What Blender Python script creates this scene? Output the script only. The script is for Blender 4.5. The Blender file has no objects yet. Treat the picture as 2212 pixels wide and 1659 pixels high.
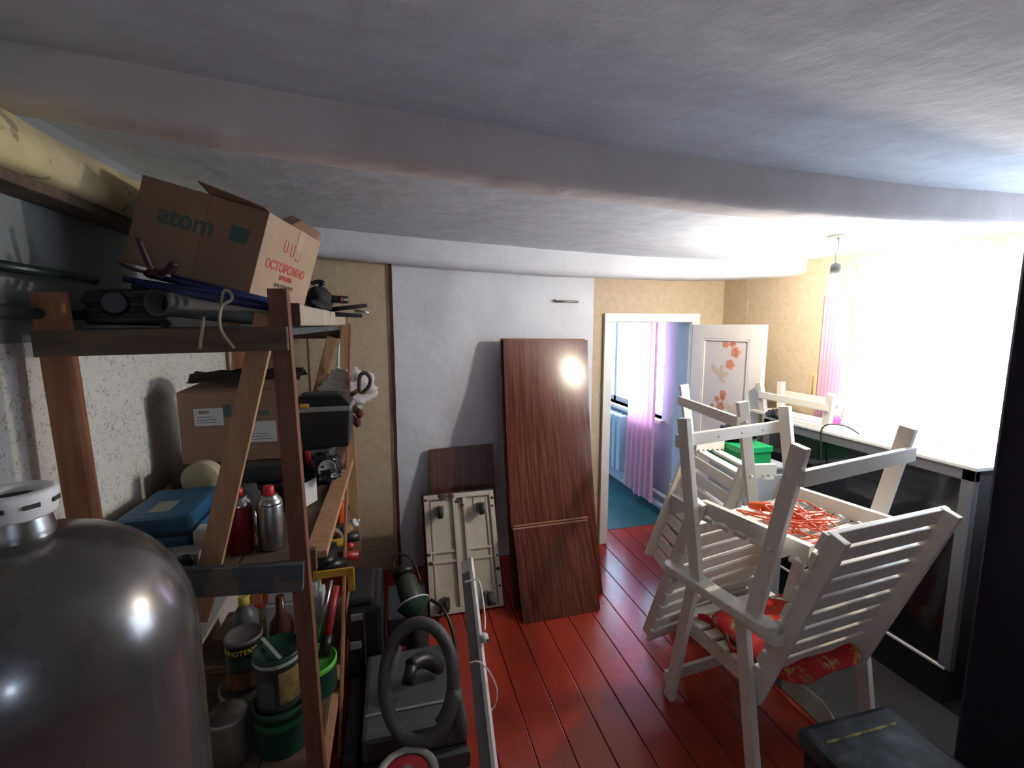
import bpy, bmesh, math, random
from mathutils import Vector, Matrix, Euler
random.seed(7)
S = bpy.context.scene
COL = S.collection
PI = math.pi
# ---------------------------------------------------------------- camera, world, light, exposure
H, F, YAW, PIT = 1.75, 1000.0, math.radians(14.4), math.radians(7.4)
cd = bpy.data.cameras.new('camera')
cam = bpy.data.objects.new('camera', cd); COL.objects.link(cam)
cam.location = (0, 0, H); cam.rotation_euler = (PI/2 - PIT, 0, -YAW)
cd.sensor_width = 36; cd.lens = 36*F/2212; cd.clip_start = .02
S.camera = cam
vs = S.view_settings
vs.view_transform = 'Standard'; vs.look = 'None'; vs.gamma = 1; vs.use_curve_mapping = False
vs.exposure = 0.0
W = bpy.data.worlds.new('world'); S.world = W; W.use_nodes = True
bg = W.node_tree.nodes['Background']
bg.inputs[0].default_value = (.64, .80, 1.0, 1); bg.inputs[1].default_value = 34.0
BULB_W = 50.0          # watts radiated by the bare bulb

def portal(loc, rot, sx, sy):
    l = bpy.data.lights.new('window_portal', 'AREA'); l.shape = 'RECTANGLE'; l.size = sx; l.size_y = sy
    l.cycles.is_portal = True
    o = bpy.data.objects.new('window_portal', l); COL.objects.link(o); o.location = loc; o.rotation_euler = rot

# ---------------------------------------------------------------- pixel -> world helper (measuring only)
FW = Vector((math.sin(YAW)*math.cos(PIT), math.cos(YAW)*math.cos(PIT), -math.sin(PIT)))
RT = Vector((math.cos(YAW), -math.sin(YAW), 0)); UP = RT.cross(FW)
C0 = Vector((0, 0, H))
def at(px, py, X=None, Y=None, z=None):
    r = FW + RT*((px-1106)/F) - UP*((py-829.5)/F)
    t = X/r.x if X is not None else (Y/r.y if Y is not None else (z-H)/r.z)
    return C0 + r*t
V = Vector

# ---------------------------------------------------------------- materials
MATS = {}
def mat(name, col, rough=.6, metal=0, col2=None, scale=8, stretch=(1,1,1), bump=0, bscale=40, spot=None, spot_amt=.5, spot_scale=6, detail=4, coat=0, spec=.5, emit=0, lo=.35, hi=.65):
    if name in MATS: return MATS[name]
    m = bpy.data.materials.new(name); m.use_nodes = True; MATS[name] = m
    nt = m.node_tree; N = nt.nodes; L = nt.links
    b = N['Principled BSDF']
    b.inputs['Base Color'].default_value = (*col, 1); b.inputs['Roughness'].default_value = rough
    b.inputs['Metallic'].default_value = metal; b.inputs['Coat Weight'].default_value = coat
    b.inputs['Coat Roughness'].default_value = .08
    b.inputs['Specular IOR Level'].default_value = spec
    tc = N.new('ShaderNodeTexCoord')
    out = None
    if col2:
        mp = N.new('ShaderNodeMapping'); mp.inputs['Scale'].default_value = stretch
        L.new(tc.outputs['Object'], mp.inputs[0])
        nz = N.new('ShaderNodeTexNoise'); nz.inputs['Scale'].default_value = scale; nz.inputs['Detail'].default_value = detail
        L.new(mp.outputs[0], nz.inputs[0])
        rp = N.new('ShaderNodeValToRGB'); rp.color_ramp.elements[0].position = lo; rp.color_ramp.elements[1].position = hi
        rp.color_ramp.elements[0].color = (*col, 1); rp.color_ramp.elements[1].color = (*col2, 1)
        L.new(nz.outputs['Fac'], rp.inputs[0]); out = rp.outputs[0]
    if spot:
        nz = N.new('ShaderNodeTexNoise'); nz.inputs['Scale'].default_value = spot_scale; nz.inputs['Detail'].default_value = 6
        L.new(tc.outputs['Object'], nz.inputs[0])
        rp = N.new('ShaderNodeValToRGB'); e = rp.color_ramp.elements
        e[0].position = spot_amt; e[1].position = spot_amt+.03; e[0].color = (0,0,0,1); e[1].color = (1,1,1,1)
        L.new(nz.outputs['Fac'], rp.inputs[0])
        mx = N.new('ShaderNodeMixRGB'); mx.inputs[1].default_value = (*col, 1); mx.inputs[2].default_value = (*spot, 1)
        L.new(rp.outputs[0], mx.inputs[0])
        if out: L.new(out, mx.inputs[1])
        out = mx.outputs[0]
    if out: L.new(out, b.inputs['Base Color'])
    if bump:
        nz = N.new('ShaderNodeTexNoise'); nz.inputs['Scale'].default_value = bscale; nz.inputs['Detail'].default_value = 5
        L.new(tc.outputs['Object'], nz.inputs[0])
        bp = N.new('ShaderNodeBump'); bp.inputs['Strength'].default_value = bump; bp.inputs['Distance'].default_value = .02
        L.new(nz.outputs['Fac'], bp.inputs['Height']); L.new(bp.outputs[0], b.inputs['Normal'])
    if emit:
        b.inputs['Emission Color'].default_value = (*col, 1); b.inputs['Emission Strength'].default_value = emit
    return m

def translucent(name, col, trans=.25, seethrough=0):
    if name in MATS: return MATS[name]
    m = bpy.data.materials.new(name); m.use_nodes = True; MATS[name] = m
    nt = m.node_tree; N = nt.nodes; L = nt.links
    b = N['Principled BSDF']; b.inputs['Base Color'].default_value = (*col, 1); b.inputs['Roughness'].default_value = .9
    t = N.new('ShaderNodeBsdfTranslucent'); t.inputs[0].default_value = (*col, 1)
    mx = N.new('ShaderNodeMixShader'); mx.inputs[0].default_value = trans
    L.new(b.outputs[0], mx.inputs[1]); L.new(t.outputs[0], mx.inputs[2])
    last = mx
    if seethrough:
        tr = N.new('ShaderNodeBsdfTransparent'); tr.inputs[0].default_value = (1,1,1,1)
        m2 = N.new('ShaderNodeMixShader'); m2.inputs[0].default_value = seethrough
        L.new(mx.outputs[0], m2.inputs[1]); L.new(tr.outputs[0], m2.inputs[2]); last = m2
    L.new(last.outputs[0], N['Material Output'].inputs[0])
    return m

def spots_mat(name, base, spotcol, scale, thr, col3=None):
    """fabric or paper printed with little sprigs"""
    if name in MATS: return MATS[name]
    m = mat(name, base, .85)
    nt = m.node_tree; N = nt.nodes; L = nt.links
    tc = N.new('ShaderNodeTexCoord'); vo = N.new('ShaderNodeTexVoronoi'); vo.inputs['Scale'].default_value = scale
    nz = N.new('ShaderNodeTexNoise'); nz.inputs['Scale'].default_value = scale*2.2
    mp = N.new('ShaderNodeMixRGB'); mp.inputs[0].default_value = .06
    L.new(tc.outputs['Object'], mp.inputs[1]); L.new(tc.outputs['Object'], nz.inputs[0]); L.new(nz.outputs['Color'], mp.inputs[2])
    L.new(mp.outputs[0], vo.inputs['Vector'])
    rp = N.new('ShaderNodeValToRGB'); e = rp.color_ramp.elements
    e[0].position = thr*.55; e[0].color = (1,1,1,1); e[1].position = thr; e[1].color = (0,0,0,1)
    L.new(vo.outputs['Distance'], rp.inputs[0])
    n2 = N.new('ShaderNodeTexNoise'); n2.inputs['Scale'].default_value = scale*3
    L.new(tc.outputs['Object'], n2.inputs[0])
    r2 = N.new('ShaderNodeValToRGB'); r2.color_ramp.elements[0].position = .42; r2.color_ramp.elements[1].position = .55
    L.new(n2.outputs['Fac'], r2.inputs[0])
    mul = N.new('ShaderNodeMath'); mul.operation = 'MULTIPLY'
    L.new(rp.outputs[0], mul.inputs[0]); L.new(r2.outputs[0], mul.inputs[1])
    mx = N.new('ShaderNodeMixRGB'); mx.inputs[1].default_value = (*base, 1); mx.inputs[2].default_value = (*spotcol, 1)
    L.new(mul.outputs[0], mx.inputs[0])
    if col3:
        cr = N.new('ShaderNodeValToRGB'); cr.color_ramp.elements[0].color = (*spotcol,1); cr.color_ramp.elements[1].color = (*col3,1)
        cr.color_ramp.interpolation = 'CONSTANT'; cr.color_ramp.elements[1].position = .5
        L.new(vo.outputs['Color'], cr.inputs[0]); L.new(cr.outputs[0], mx.inputs[2])
    L.new(mx.outputs[0], N['Principled BSDF'].inputs['Base Color'])
    return m

M = dict(
 plaster=mat('whitewashed_plaster', (.61,.65,.72), .95, col2=(.55,.58,.65), scale=5, stretch=(1,3,1), bump=.35, bscale=9),
 beam=mat('limewashed_beam', (.72,.67,.66), .95, col2=(.66,.60,.59), scale=4, bump=.5, bscale=7),
 lime=mat('rough_white_plaster', (.66,.68,.73), .9, col2=(.60,.61,.66), scale=3, bump=.8, bscale=5),
 board=mat('beige_hardboard', (.50,.41,.29), .85, col2=(.45,.36,.25), scale=30, bump=.15, bscale=80),
 yellowbeam=mat('yellowed_beam', (.62,.52,.28), .9, col2=(.45,.38,.24), scale=4, spot=(.30,.24,.15), spot_amt=.63, spot_scale=9, bump=.5, bscale=12),
 greyplaster=mat('bare_grey_plaster', (.24,.25,.24), .95, col2=(.17,.18,.17), scale=4, bump=.3, bscale=20),
 
 wp_left=None,
 red=mat('red_floor_paint', (.33,.032,.017), .20, col2=(.26,.027,.015), scale=2.5, stretch=(3,1,1), spot=(.16,.06,.04), spot_amt=.71, spot_scale=14, bump=.05, bscale=25),
 groove=mat('dark_groove', (.04,.012,.01), .9),
 teal=mat('teal_floor_paint', (.014,.075,.085), .5, col2=(.014,.10,.115), scale=3, bump=.1, bscale=30),
 whitepaint=mat('white_gloss_paint', (.78,.76,.74), .4, col2=(.70,.68,.66), scale=3),
 chair=mat('white_chair_paint', (.76,.73,.66), .42, col2=(.70,.67,.60), scale=6, stretch=(1,1,1)),
 chairtip=mat('screw_heads', (.25,.23,.20), .5),
 wood=mat('raw_pine_plank', (.34,.15,.07), .65, col2=(.25,.10,.045), scale=9, stretch=(6,6,.6), bump=.1, bscale=30),
 woodl=mat('pale_pine_plank', (.46,.27,.15), .7, col2=(.38,.20,.10), scale=9, stretch=(6,6,.6)),
 wooddark=mat('weathered_plank', (.13,.085,.055), .8, col2=(.08,.05,.035), scale=7, stretch=(.7,5,5), bump=.2, bscale=30),
 woodblue=mat('blue_stained_plank', (.07,.085,.10), .8, col2=(.045,.05,.06), scale=7, stretch=(.7,5,5), spot=(.12,.10,.08), spot_amt=.6),
 woodpale=mat('pale_offcut', (.44,.38,.31), .85, col2=(.36,.30,.24), scale=8, spot=(.2,.16,.12), spot_amt=.68, spot_scale=14),
 yellowwood=mat('yellow_plank', (.42,.28,.10), .7, col2=(.32,.20,.08), scale=6),
 veneer=mat('lacquered_dark_veneer', (.070,.016,.010), .19, col2=(.165,.055,.034), scale=1, stretch=(75,8,.9), detail=5, spec=.35, coat=0, lo=.42, hi=.78),
 veneer_edge=mat('veneer_edge', (.05,.02,.015), .5),
 chip=mat('particle_board_edge', (.25,.13,.08), .8),
 cardboard=mat('brown_cardboard', (.30,.18,.115), .85, col2=(.26,.155,.10), scale=5),
 cardlight=mat('light_cardboard', (.42,.29,.20), .85, col2=(.37,.25,.17), scale=6),
 tankm=mat('dusty_grey_metal_tank', (.20,.19,.185), .24, metal=.7, col2=(.13,.12,.12), scale=4, spot=(.26,.24,.22), spot_amt=.80, spot_scale=16, coat=.3),
 white_pl=mat('white_plastic', (.72,.71,.70), .4),
 black=mat('black_plastic', (.012,.012,.014), .4),
 blackg=mat('black_gloss_glass', (.006,.006,.009), .09, spot=(.014,.012,.012), spot_amt=.58, spot_scale=4),
 blackmat=mat('matt_black', (.016,.016,.020), .8),
 rubber=mat('black_rubber', (.02,.02,.02), .6),
 dkgrey=mat('dark_grey_plastic', (.07,.075,.08), .45),
 hose=mat('grey_black_hose', (.055,.055,.055), .5, bump=.2, bscale=200),
 grey=mat('grey_plastic', (.22,.22,.21), .55),
 greytube=mat('grey_pipe', (.12,.12,.125), .6),
 alu=mat('grey_aluminium_frame', (.15,.15,.17), .5, metal=.3),
 steel=mat('brushed_steel', (.42,.42,.42), .3, metal=1),
 blue=mat('blue_enamel_tube', (.010,.022,.11), .35),
 bluep=mat('blue_plastic_case', (.015,.085,.17), .5),
 redp=mat('red_plastic', (.55,.02,.025), .35),
 redtube=mat('red_tube', (.32,.02,.02), .4),
 orange=mat('orange_cable', (.75,.11,.02), .4),
 green=mat('green_box', (.006,.27,.075), .45),
 greenlid=mat('green_lid', (.01,.33,.10), .4),
 dgreen=mat('dark_green_enamel', (.012,.045,.030), .35),
 lime_g=mat('lime_green_lid', (.10,.45,.05), .4),
 yellow=mat('yellow_paint', (.52,.30,.03), .5),
 ycap=mat('yellow_cap', (.50,.40,.08), .5),
 tin=mat('tinplate', (.30,.28,.26), .4, metal=.6, col2=(.2,.18,.17), scale=6),
 cream=mat('cream_chipped_enamel', (.50,.45,.36), .45, col2=(.44,.39,.31), scale=4, spot=(.07,.035,.02), spot_amt=.70, spot_scale=9),
 brown_rust=mat('rust_chip', (.07,.03,.02), .8),
 rope=mat('beige_rope', (.40,.35,.24), .9),
 paper=mat('white_label_paper', (.60,.58,.56), .7),
 ink=mat('black_ink', (.05,.05,.05), .8),
 tealink=mat('teal_ink', (.075,.13,.115), .85),
 redink=mat('red_ink', (.50,.06,.05), .8),
 yellowink=mat('yellow_ink', (.60,.52,.05), .7),
 brownglass=mat('brown_bottle_glass', (.09,.035,.02), .1),
 film=mat('black_plastic_film', (.012,.014,.022), .22),
 filmb=mat('brown_dark_film', (.05,.035,.032), .25),
 floral=spots_mat('red_floral_cloth', (.48,.012,.014), (.42,.33,.10), 17, .5, col3=(.16,.20,.07)),
 pink=translucent('pink_curtain_cloth', (.88,.62,.74), .6),
 tulle=translucent('white_tulle', (.92,.92,.92), .6, .35),
 darkcurt=mat('dark_plum_curtain', (.012,.008,.018), .9),
 bluewall=mat('pale_blue_wall', (.47,.55,.63), .8, bump=.1, bscale=10),
 radiator=mat('pale_blue_radiator', (.45,.62,.72), .5),
 flower=mat('coral_flower_print', (.68,.24,.15), .8, col2=(.72,.36,.26), scale=40),
 leafp=mat('beige_leaf_print', (.60,.50,.42), .8),
 quilt=mat('white_quilted_vinyl', (.70,.66,.66), .5, col2=(.66,.61,.61), scale=4, bump=.15, bscale=10),
 dusty=mat('dusty_black_vinyl', (.018,.022,.026), .55, col2=(.13,.15,.17), scale=9, lo=.45, hi=.85),
 matgrey=mat('dark_rubber_mat', (.008,.007,.010), .75),
 pale_strip=mat('pale_green_strip', (.48,.53,.46), .5),
 bagw=translucent('clear_white_bag', (.75,.72,.72), .3, .15),
 tape=mat('kraft_tape', (.20,.13,.08), .5),
 carton=mat('pale_grey_carton', (.55,.54,.56), .8),
 lav=mat('pale_blue_painted_wood', (.42,.47,.54), .6),
 rustwood=mat('rust_brown_batten', (.10,.030,.022), .8),
 bulbm=mat('lit_bulb_glass', (1.0,.80,.52), .3),
)
# the bulb gives light
_r = .031
_b = M['bulbm'].node_tree.nodes['Principled BSDF']
_b.inputs['Emission Color'].default_value = (1.0,.87,.68,1)
_b.inputs['Emission Strength'].default_value = BULB_W/(PI*4*PI*_r*_r)

def left_wall_mat():
    m = spots_mat('left_wall_wallpaper', (.67,.64,.59), (.27,.28,.22), 44, .42)
    nt = m.node_tree; N = nt.nodes; L = nt.links
    b = N['Principled BSDF']; src = b.inputs['Base Color'].links[0].from_socket
    tc = N.new('ShaderNodeTexCoord'); sp = N.new('ShaderNodeSeparateXYZ'); L.new(tc.outputs['Object'], sp.inputs[0])
    gt = N.new('ShaderNodeMath'); gt.operation = 'GREATER_THAN'; gt.inputs[1].default_value = 1.70
    L.new(sp.outputs['Z'], gt.inputs[0])
    nz = N.new('ShaderNodeTexNoise'); nz.inputs['Scale'].default_value = 5; nz.inputs['Detail'].default_value = 6
    L.new(tc.outputs['Object'], nz.inputs[0])
    rp = N.new('ShaderNodeValToRGB'); rp.color_ramp.elements[0].color = (.15,.16,.16,1); rp.color_ramp.elements[1].color = (.27,.28,.28,1)
    L.new(nz.outputs['Fac'], rp.inputs[0])
    mx = N.new('ShaderNodeMixRGB'); L.new(gt.outputs[0], mx.inputs[0]); L.new(src, mx.inputs[1]); L.new(rp.outputs[0], mx.inputs[2])
    L.new(mx.outputs[0], b.inputs['Base Color'])
    return m
M['wp_left'] = left_wall_mat()

# ---------------------------------------------------------------- mesh builder
class B:
    def __init__(s): s.b = bmesh.new(); s.mi = 0
    def _tag(s, faces):
        for f in faces: f.material_index = s.mi
    def hexa(s, p, bev=0):           # 8 corners: bottom 4 (ccw), top 4
        vs_ = [s.b.verts.new(q) for q in p]
        fs = [s.b.faces.new([vs_[i] for i in q]) for q in ((3,2,1,0),(4,5,6,7),(0,1,5,4),(1,2,6,5),(2,3,7,6),(3,0,4,7))]
        s._tag(fs)
        if bev:
            es = list({e for f in fs for e in f.edges})
            r = bmesh.ops.bevel(s.b, geom=es, offset=bev, segments=2, profile=.6, affect='EDGES', clamp_overlap=True)
            s._tag(r['faces'])
        return s
    def box(s, x0, x1, y0, y1, z0, z1, bev=0):
        return s.hexa([(x0,y0,z0),(x1,y0,z0),(x1,y1,z0),(x0,y1,z0),(x0,y0,z1),(x1,y0,z1),(x1,y1,z1),(x0,y1,z1)], bev)
    def beam(s, p, q, w, t, side=(1,0,0), bev=.002):   # bar from p to q; w along 'side', t across
        p, q = V(p), V(q); d = (q-p).normalized(); a = V(side); a = (a - d*a.dot(d)).normalized(); c = d.cross(a)
        a = a*w/2; c = c*t/2
        return s.hexa([p-a-c,p+a-c,p+a+c,p-a+c,q-a-c,q+a-c,q+a+c,q-a+c], bev)
    def lathe(s, prof, o=(0,0,0), axis=(0,0,1), n=24, cap=True):
        o = V(o); ax = V(axis).normalized(); u = ax.orthogonal().normalized(); w = ax.cross(u)
        rings = []
        for r, z in prof:
            rings.append([s.b.verts.new(o+ax*z+(u*math.cos(2*PI*k/n)+w*math.sin(2*PI*k/n))*max(r,1e-4)) for k in range(n)])
        fs = []
        for a, c in zip(rings, rings[1:]):
            for k in range(n): fs.append(s.b.faces.new((a[k],a[(k+1)%n],c[(k+1)%n],c[k])))
        for f in fs: f.smooth = True
        if cap: fs += [s.b.faces.new(rings[0][::-1]), s.b.faces.new(rings[-1])]
        s._tag(fs); return s
    def cyl(s, p, q, r, r2=None, n=16):
        p, q = V(p), V(q); return s.lathe([(r,0),(r if r2 is None else r2,(q-p).length)], p, q-p, n)
    def tube(s, pts, r, n=8, closed=False, smooth=0):
        pts = [V(p) for p in pts]
        if smooth:
            n0 = len(pts); pts = spline(pts, smooth, closed)
            if isinstance(r, (list,tuple)):
                r = [r[min(int(i*(n0-1)/(len(pts)-1)), n0-2)]*(1-(i*(n0-1)/(len(pts)-1)-min(int(i*(n0-1)/(len(pts)-1)), n0-2)))+r[min(int(i*(n0-1)/(len(pts)-1)), n0-2)+1]*(i*(n0-1)/(len(pts)-1)-min(int(i*(n0-1)/(len(pts)-1)), n0-2)) for i in range(len(pts))]
        rings = []; prev = None; m = len(pts)
        for i, p in enumerate(pts):
            d = (pts[(i+1)%m] if (closed or i < m-1) else p) - (pts[i-1] if (closed or i > 0) else p)
            if d.length < 1e-9: d = V((0,0,1))
            d.normalize()
            if prev is None: u = d.orthogonal().normalized()
            else:
                u = prev - d*prev.dot(d)
                u = u.normalized() if u.length > 1e-6 else d.orthogonal().normalized()
            prev = u; w = d.cross(u)
            rr = r[i] if isinstance(r, (list,tuple)) else r
            rings.append([s.b.verts.new(p+(u*math.cos(2*PI*k/n)+w*math.sin(2*PI*k/n))*rr) for k in range(n)])
        fs = []
        pairs = list(zip(rings, rings[1:])) + ([(rings[-1], rings[0])] if closed else [])
        for a, c in pairs:
            for k in range(n): fs.append(s.b.faces.new((a[k],a[(k+1)%n],c[(k+1)%n],c[k])))
        for f in fs: f.smooth = True
        if not closed: fs += [s.b.faces.new(rings[0][::-1]), s.b.faces.new(rings[-1])]
        s._tag(fs); return s
    def grid(s, fn, nu, nv, smooth=True):
        g = [[s.b.verts.new(fn(i/nu, j/nv)) for j in range(nv+1)] for i in range(nu+1)]
        fs = [s.b.faces.new((g[i][j],g[i+1][j],g[i+1][j+1],g[i][j+1])) for i in range(nu) for j in range(nv)]
        for f in fs: f.smooth = smooth
        s._tag(fs); return s
    def sheet(s, fn, nu, nv, th):    # closed thin sheet: fn gives the middle surface
        P = [[V(fn(i/nu, j/nv)) for j in range(nv+1)] for i in range(nu+1)]
        def nrm(i, j):
            a = P[min(i+1,nu)][j]-P[max(i-1,0)][j]; c = P[i][min(j+1,nv)]-P[i][max(j-1,0)]
            n = a.cross(c); return n.normalized() if n.length > 1e-9 else V((0,0,1))
        T = [[s.b.verts.new(P[i][j]+nrm(i,j)*th/2) for j in range(nv+1)] for i in range(nu+1)]
        D = [[s.b.verts.new(P[i][j]-nrm(i,j)*th/2) for j in range(nv+1)] for i in range(nu+1)]
        fs = []
        for i in range(nu):
            for j in range(nv):
                fs.append(s.b.faces.new((T[i][j],T[i+1][j],T[i+1][j+1],T[i][j+1])))
                fs.append(s.b.faces.new((D[i][j+1],D[i+1][j+1],D[i+1][j],D[i][j])))
        for f in fs: f.smooth = True
        cp = lambda v: s.b.verts.new(v.co)          # own verts keep the rim crisp
        rims = ([T[i][0] for i in range(nu+1)],[D[i][0] for i in range(nu+1)]), ([D[i][nv] for i in range(nu+1)],[T[i][nv] for i in range(nu+1)]), (D[0],T[0]), (T[nu],D[nu])
        for a, c in rims:
            a, c = [cp(v) for v in a], [cp(v) for v in c]
            for i in range(len(a)-1): fs.append(s.b.faces.new((a[i],a[i+1],c[i+1],c[i])))
        s._tag(fs); return s
    def blob(s, c, r, seed=0, amp=.15, freq=6, seg=20, rings=14, flat=None):
        from mathutils import noise
        c = V(c); off = V((seed*3.7, seed*1.3, seed*2.1))
        def fn(u, v):
            th = 2*PI*u; ph = PI*v
            d = V((math.sin(ph)*math.cos(th), math.sin(ph)*math.sin(th), math.cos(ph)))
            k = 1+amp*(noise.noise(d*freq*.5+off)+.5*abs(noise.noise(d*freq+off)))
            p = c+V((d.x*r[0], d.y*r[1], d.z*r[2]))*k
            if flat is not None and p.z < flat: p.z = flat
            return p
        s.grid(fn, seg, rings); bmesh.ops.remove_doubles(s.b, verts=s.b.verts, dist=1e-5); return s
    def xf(s, mtx):
        bmesh.ops.transform(s.b, matrix=mtx, verts=s.b.verts); return s

def spline(pts, k, closed=False):
    out = []; n = len(pts)
    for i in range(n if closed else n-1):
        g = lambda j: pts[j % n] if closed else pts[max(0, min(n-1, j))]
        a, b, c, d = g(i-1), g(i), g(i+1), g(i+2)
        for q in range(k):
            t = q/k
            out.append(.5*((2*b)+(c-a)*t+(2*a-5*b+4*c-d)*t*t+(3*b-a-3*c+d)*t*t*t))
    if not closed: out.append(pts[-1])
    return out

ORG = {}
def root_of(o):
    while o.parent: o = o.parent
    return o
def obj(name, b, mats, parent=None, kind=None):
    me = bpy.data.meshes.new(name)
    org = ORG.get(root_of(parent).name, V((0,0,0))) if parent else None
    if org is None:
        vs_ = [v.co for v in b.b.verts]
        org = V(((min(v.x for v in vs_)+max(v.x for v in vs_))/2, (min(v.y for v in vs_)+max(v.y for v in vs_))/2, min(v.z for v in vs_)))
    bmesh.ops.recalc_face_normals(b.b, faces=b.b.faces)
    bmesh.ops.translate(b.b, verts=b.b.verts, vec=-org)
    b.b.to_mesh(me); b.b.free()
    for m in (mats if isinstance(mats, (list,tuple)) else [mats]): me.materials.append(m)
    o = bpy.data.objects.new(name, me); COL.objects.link(o)
    if parent: o.parent = parent
    else: o.location = org; ORG[o.name] = org
    if kind: o['kind'] = kind
    return o
def tag(o, label, cat, group=None):
    o['label'] = label; o['category'] = cat
    if group: o['group'] = group
    return o
def thing(name, label, cat, loc, group=None):
    o = bpy.data.objects.new(name, None); COL.objects.link(o); o.empty_display_size = .05
    o.location = loc; ORG[o.name] = V(loc)
    return tag(o, label, cat, group)
def struct(name, loc=(0,0,0)):
    o = bpy.data.objects.new(name, None); COL.objects.link(o); o.empty_display_size = .1
    o.location = loc; ORG[o.name] = V(loc); o['kind'] = 'structure'
    return o
def sobj(name, b, m):
    me = bpy.data.meshes.new(name); bmesh.ops.recalc_face_normals(b.b, faces=b.b.faces); b.b.to_mesh(me); b.b.free()
    for q in (m if isinstance(m, (list,tuple)) else [m]): me.materials.append(q)
    o = bpy.data.objects.new(name, me); COL.objects.link(o); o['kind'] = 'structure'; ORG[o.name] = V((0,0,0)); return o
def frame(o, u, v, n):
    m = Matrix.Identity(4)
    for i, a in enumerate((u, v, n)): m.col[i] = (*a, 0)
    m.col[3] = (*o, 1); return m
def text_mesh(txt, size, mtx, depth=.0006, bold=0.0, wrap=None):
    """lettering as real thin mesh: local x right, y up, z out; mtx puts it in place"""
    cu = bpy.data.curves.new('t', 'FONT'); cu.body = txt; cu.size = size; cu.extrude = depth; cu.align_x = 'CENTER'; cu.align_y = 'CENTER'; cu.offset = bold; cu.resolution_u = 3
    o = bpy.data.objects.new('t', cu); COL.objects.link(o)
    me = bpy.data.meshes.new_from_object(o.evaluated_get(bpy.context.evaluated_depsgraph_get()))
    bpy.data.objects.remove(o); bpy.data.curves.remove(cu)
    b = B(); b.b.from_mesh(me); bpy.data.meshes.remove(me)
    if wrap:
        for v in b.b.verts:
            a = v.co.x/wrap; v.co = V((math.sin(a)*(wrap+v.co.z+.0008), v.co.y, math.cos(a)*(wrap+v.co.z+.0008)))
    for f in b.b.faces: f.material_index = 0
    return b.xf(mtx)

# ================================================================= THE SETTING
XL, YB, YF = -.95, 3.25, -2.6
def XR(y): return 2.60+(3.25-y)*.13
FZ = -.02
# floor of painted boards
fl = struct('floor')
obj('subfloor', B().box(XL-.1, 3.6, YF-.1, 3.46, -.10, -.021), M['groove'], fl)
x = 1.584-17*.153
while x < 3.4:
    ln = random.uniform(.0,.3)
    dz = random.uniform(-.0012,.0)
    obj('plank', B().box(x+.002, x+.151, YF, 3.45, -.03, dz, .0025), M['red'], fl)
    x += .153
# far room floor
fl2 = sobj('floor', B().box(-.6, 3.6, 3.46, 6.6, -.08, -.002), M['teal'])
# ceiling: sagging slabs
def zbeam(X): return 2.145+.019*(X-1.75)**2
def znear(X): return 2.362-.034*X
def zfar(X): return 2.285-.045*X if X < 2.2 else 2.186-.02*(X-2.2)
from mathutils import noise as mn
def wob(X, Y, a=.006): return a*mn.noise(V((X*2.1, Y*2.1, .3)))
ceil = struct('ceiling')
YN = [YF,-1.5,-.6,.2,.6,.9,1.1,1.2,1.28,1.33,1.37,1.40,1.43]
def near_fn(u, v):
    X = XL-.1+u*4.6; i = min(int(v*(len(YN)-1)), len(YN)-2); f = v*(len(YN)-1)-i
    Y = YN[i]+(YN[i+1]-YN[i])*f
    z = znear(X)
    k = max(0, (Y-1.17)/.26); z -= (z-zbeam(X)-.125)*k*k*.9 if Y > 1.17 else 0
    return V((X, Y+wob(X,0,.02), z+wob(X,Y)))
b = B().grid(near_fn, 46, 12)
obj('ceiling_plaster', b, M['plaster'], ceil)
def far_fn(u, v):
    X = XL-.1+u*4.2; Y = 1.50+v*1.9
    return V((X, Y, zfar(X)+.02*math.sin(PI*v)*0+wob(X,Y,.008)))
obj('ceiling_plaster', B().grid(far_fn, 40, 16), M['plaster'], ceil)
obj('roof_slab', B().box(XL-.3, 4.0, YF-.2, 3.5, 2.46, 2.56), M['groove'], ceil)
# main beam: swept rounded profile
def beam_mesh(Yc0, Yc1, zb, zt, X0, X1, r, n=46, dy=.012, fy=None, rise=0):
    b = B()
    prof = [(0,1.3),(0,.9),(0,.5),(0,r),(r*.3,r*.3),(r,0),(1-r*.6,0),(1-.1*r,.25*r),(1,r),(1,1.3)]
    def fn(u, v):
        X = X0+u*(X1-X0); i = min(int(v*9), 8); f = v*9-i
        a = prof[i][0]+(prof[i+1][0]-prof[i][0])*f; c = prof[i][1]+(prof[i+1][1]-prof[i][1])*f
        z = zb(X)+c*(zt(X)-zb(X))+rise*a
        y0 = fy(X) if fy else Yc0
        return V((X, y0+a*(Yc1-y0)+mn.noise(V((X*1.7,c*2,1)))*dy, z+mn.noise(V((X*3.1,a*3,5)))*.006))
    b.grid(fn, n, 9)
    return b
sobj('trim_1', beam_mesh(1.405, 1.545, zbeam, znear, XL-.1, 3.2, .16), M['beam'])
sobj('trim_2', beam_mesh(2.985, 3.27, lambda X: 2.055+.017*(X-1.9)**2, lambda X: zfar(X)+.03, XL-.1, 2.80, .25, 48, fy=lambda X: 2.985-.42*max(0,(X-1.3)/1.4)**1.6, rise=.03), M['lime'])
sobj('trim_3', B().grid(lambda u, v: V((XL+.005+[0,.11,.13,.13,.10,.0][min(int(v*5),5)], .2+u*3.0, [2.11,2.105,2.12,2.18,2.24,2.27][min(int(v*5),5)]+wob(u*6,v,.012))), 40, 5), M['yellowbeam'])
sobj('trim_4', B().box(XL, XL+.10, .2, 3.2, 2.078, 2.108, .006), M['wooddark'])
# left wall
sobj('wall_left', B().box(XL-.12, XL, YF, 3.45, -.05, 2.5), M['wp_left'])
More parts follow.
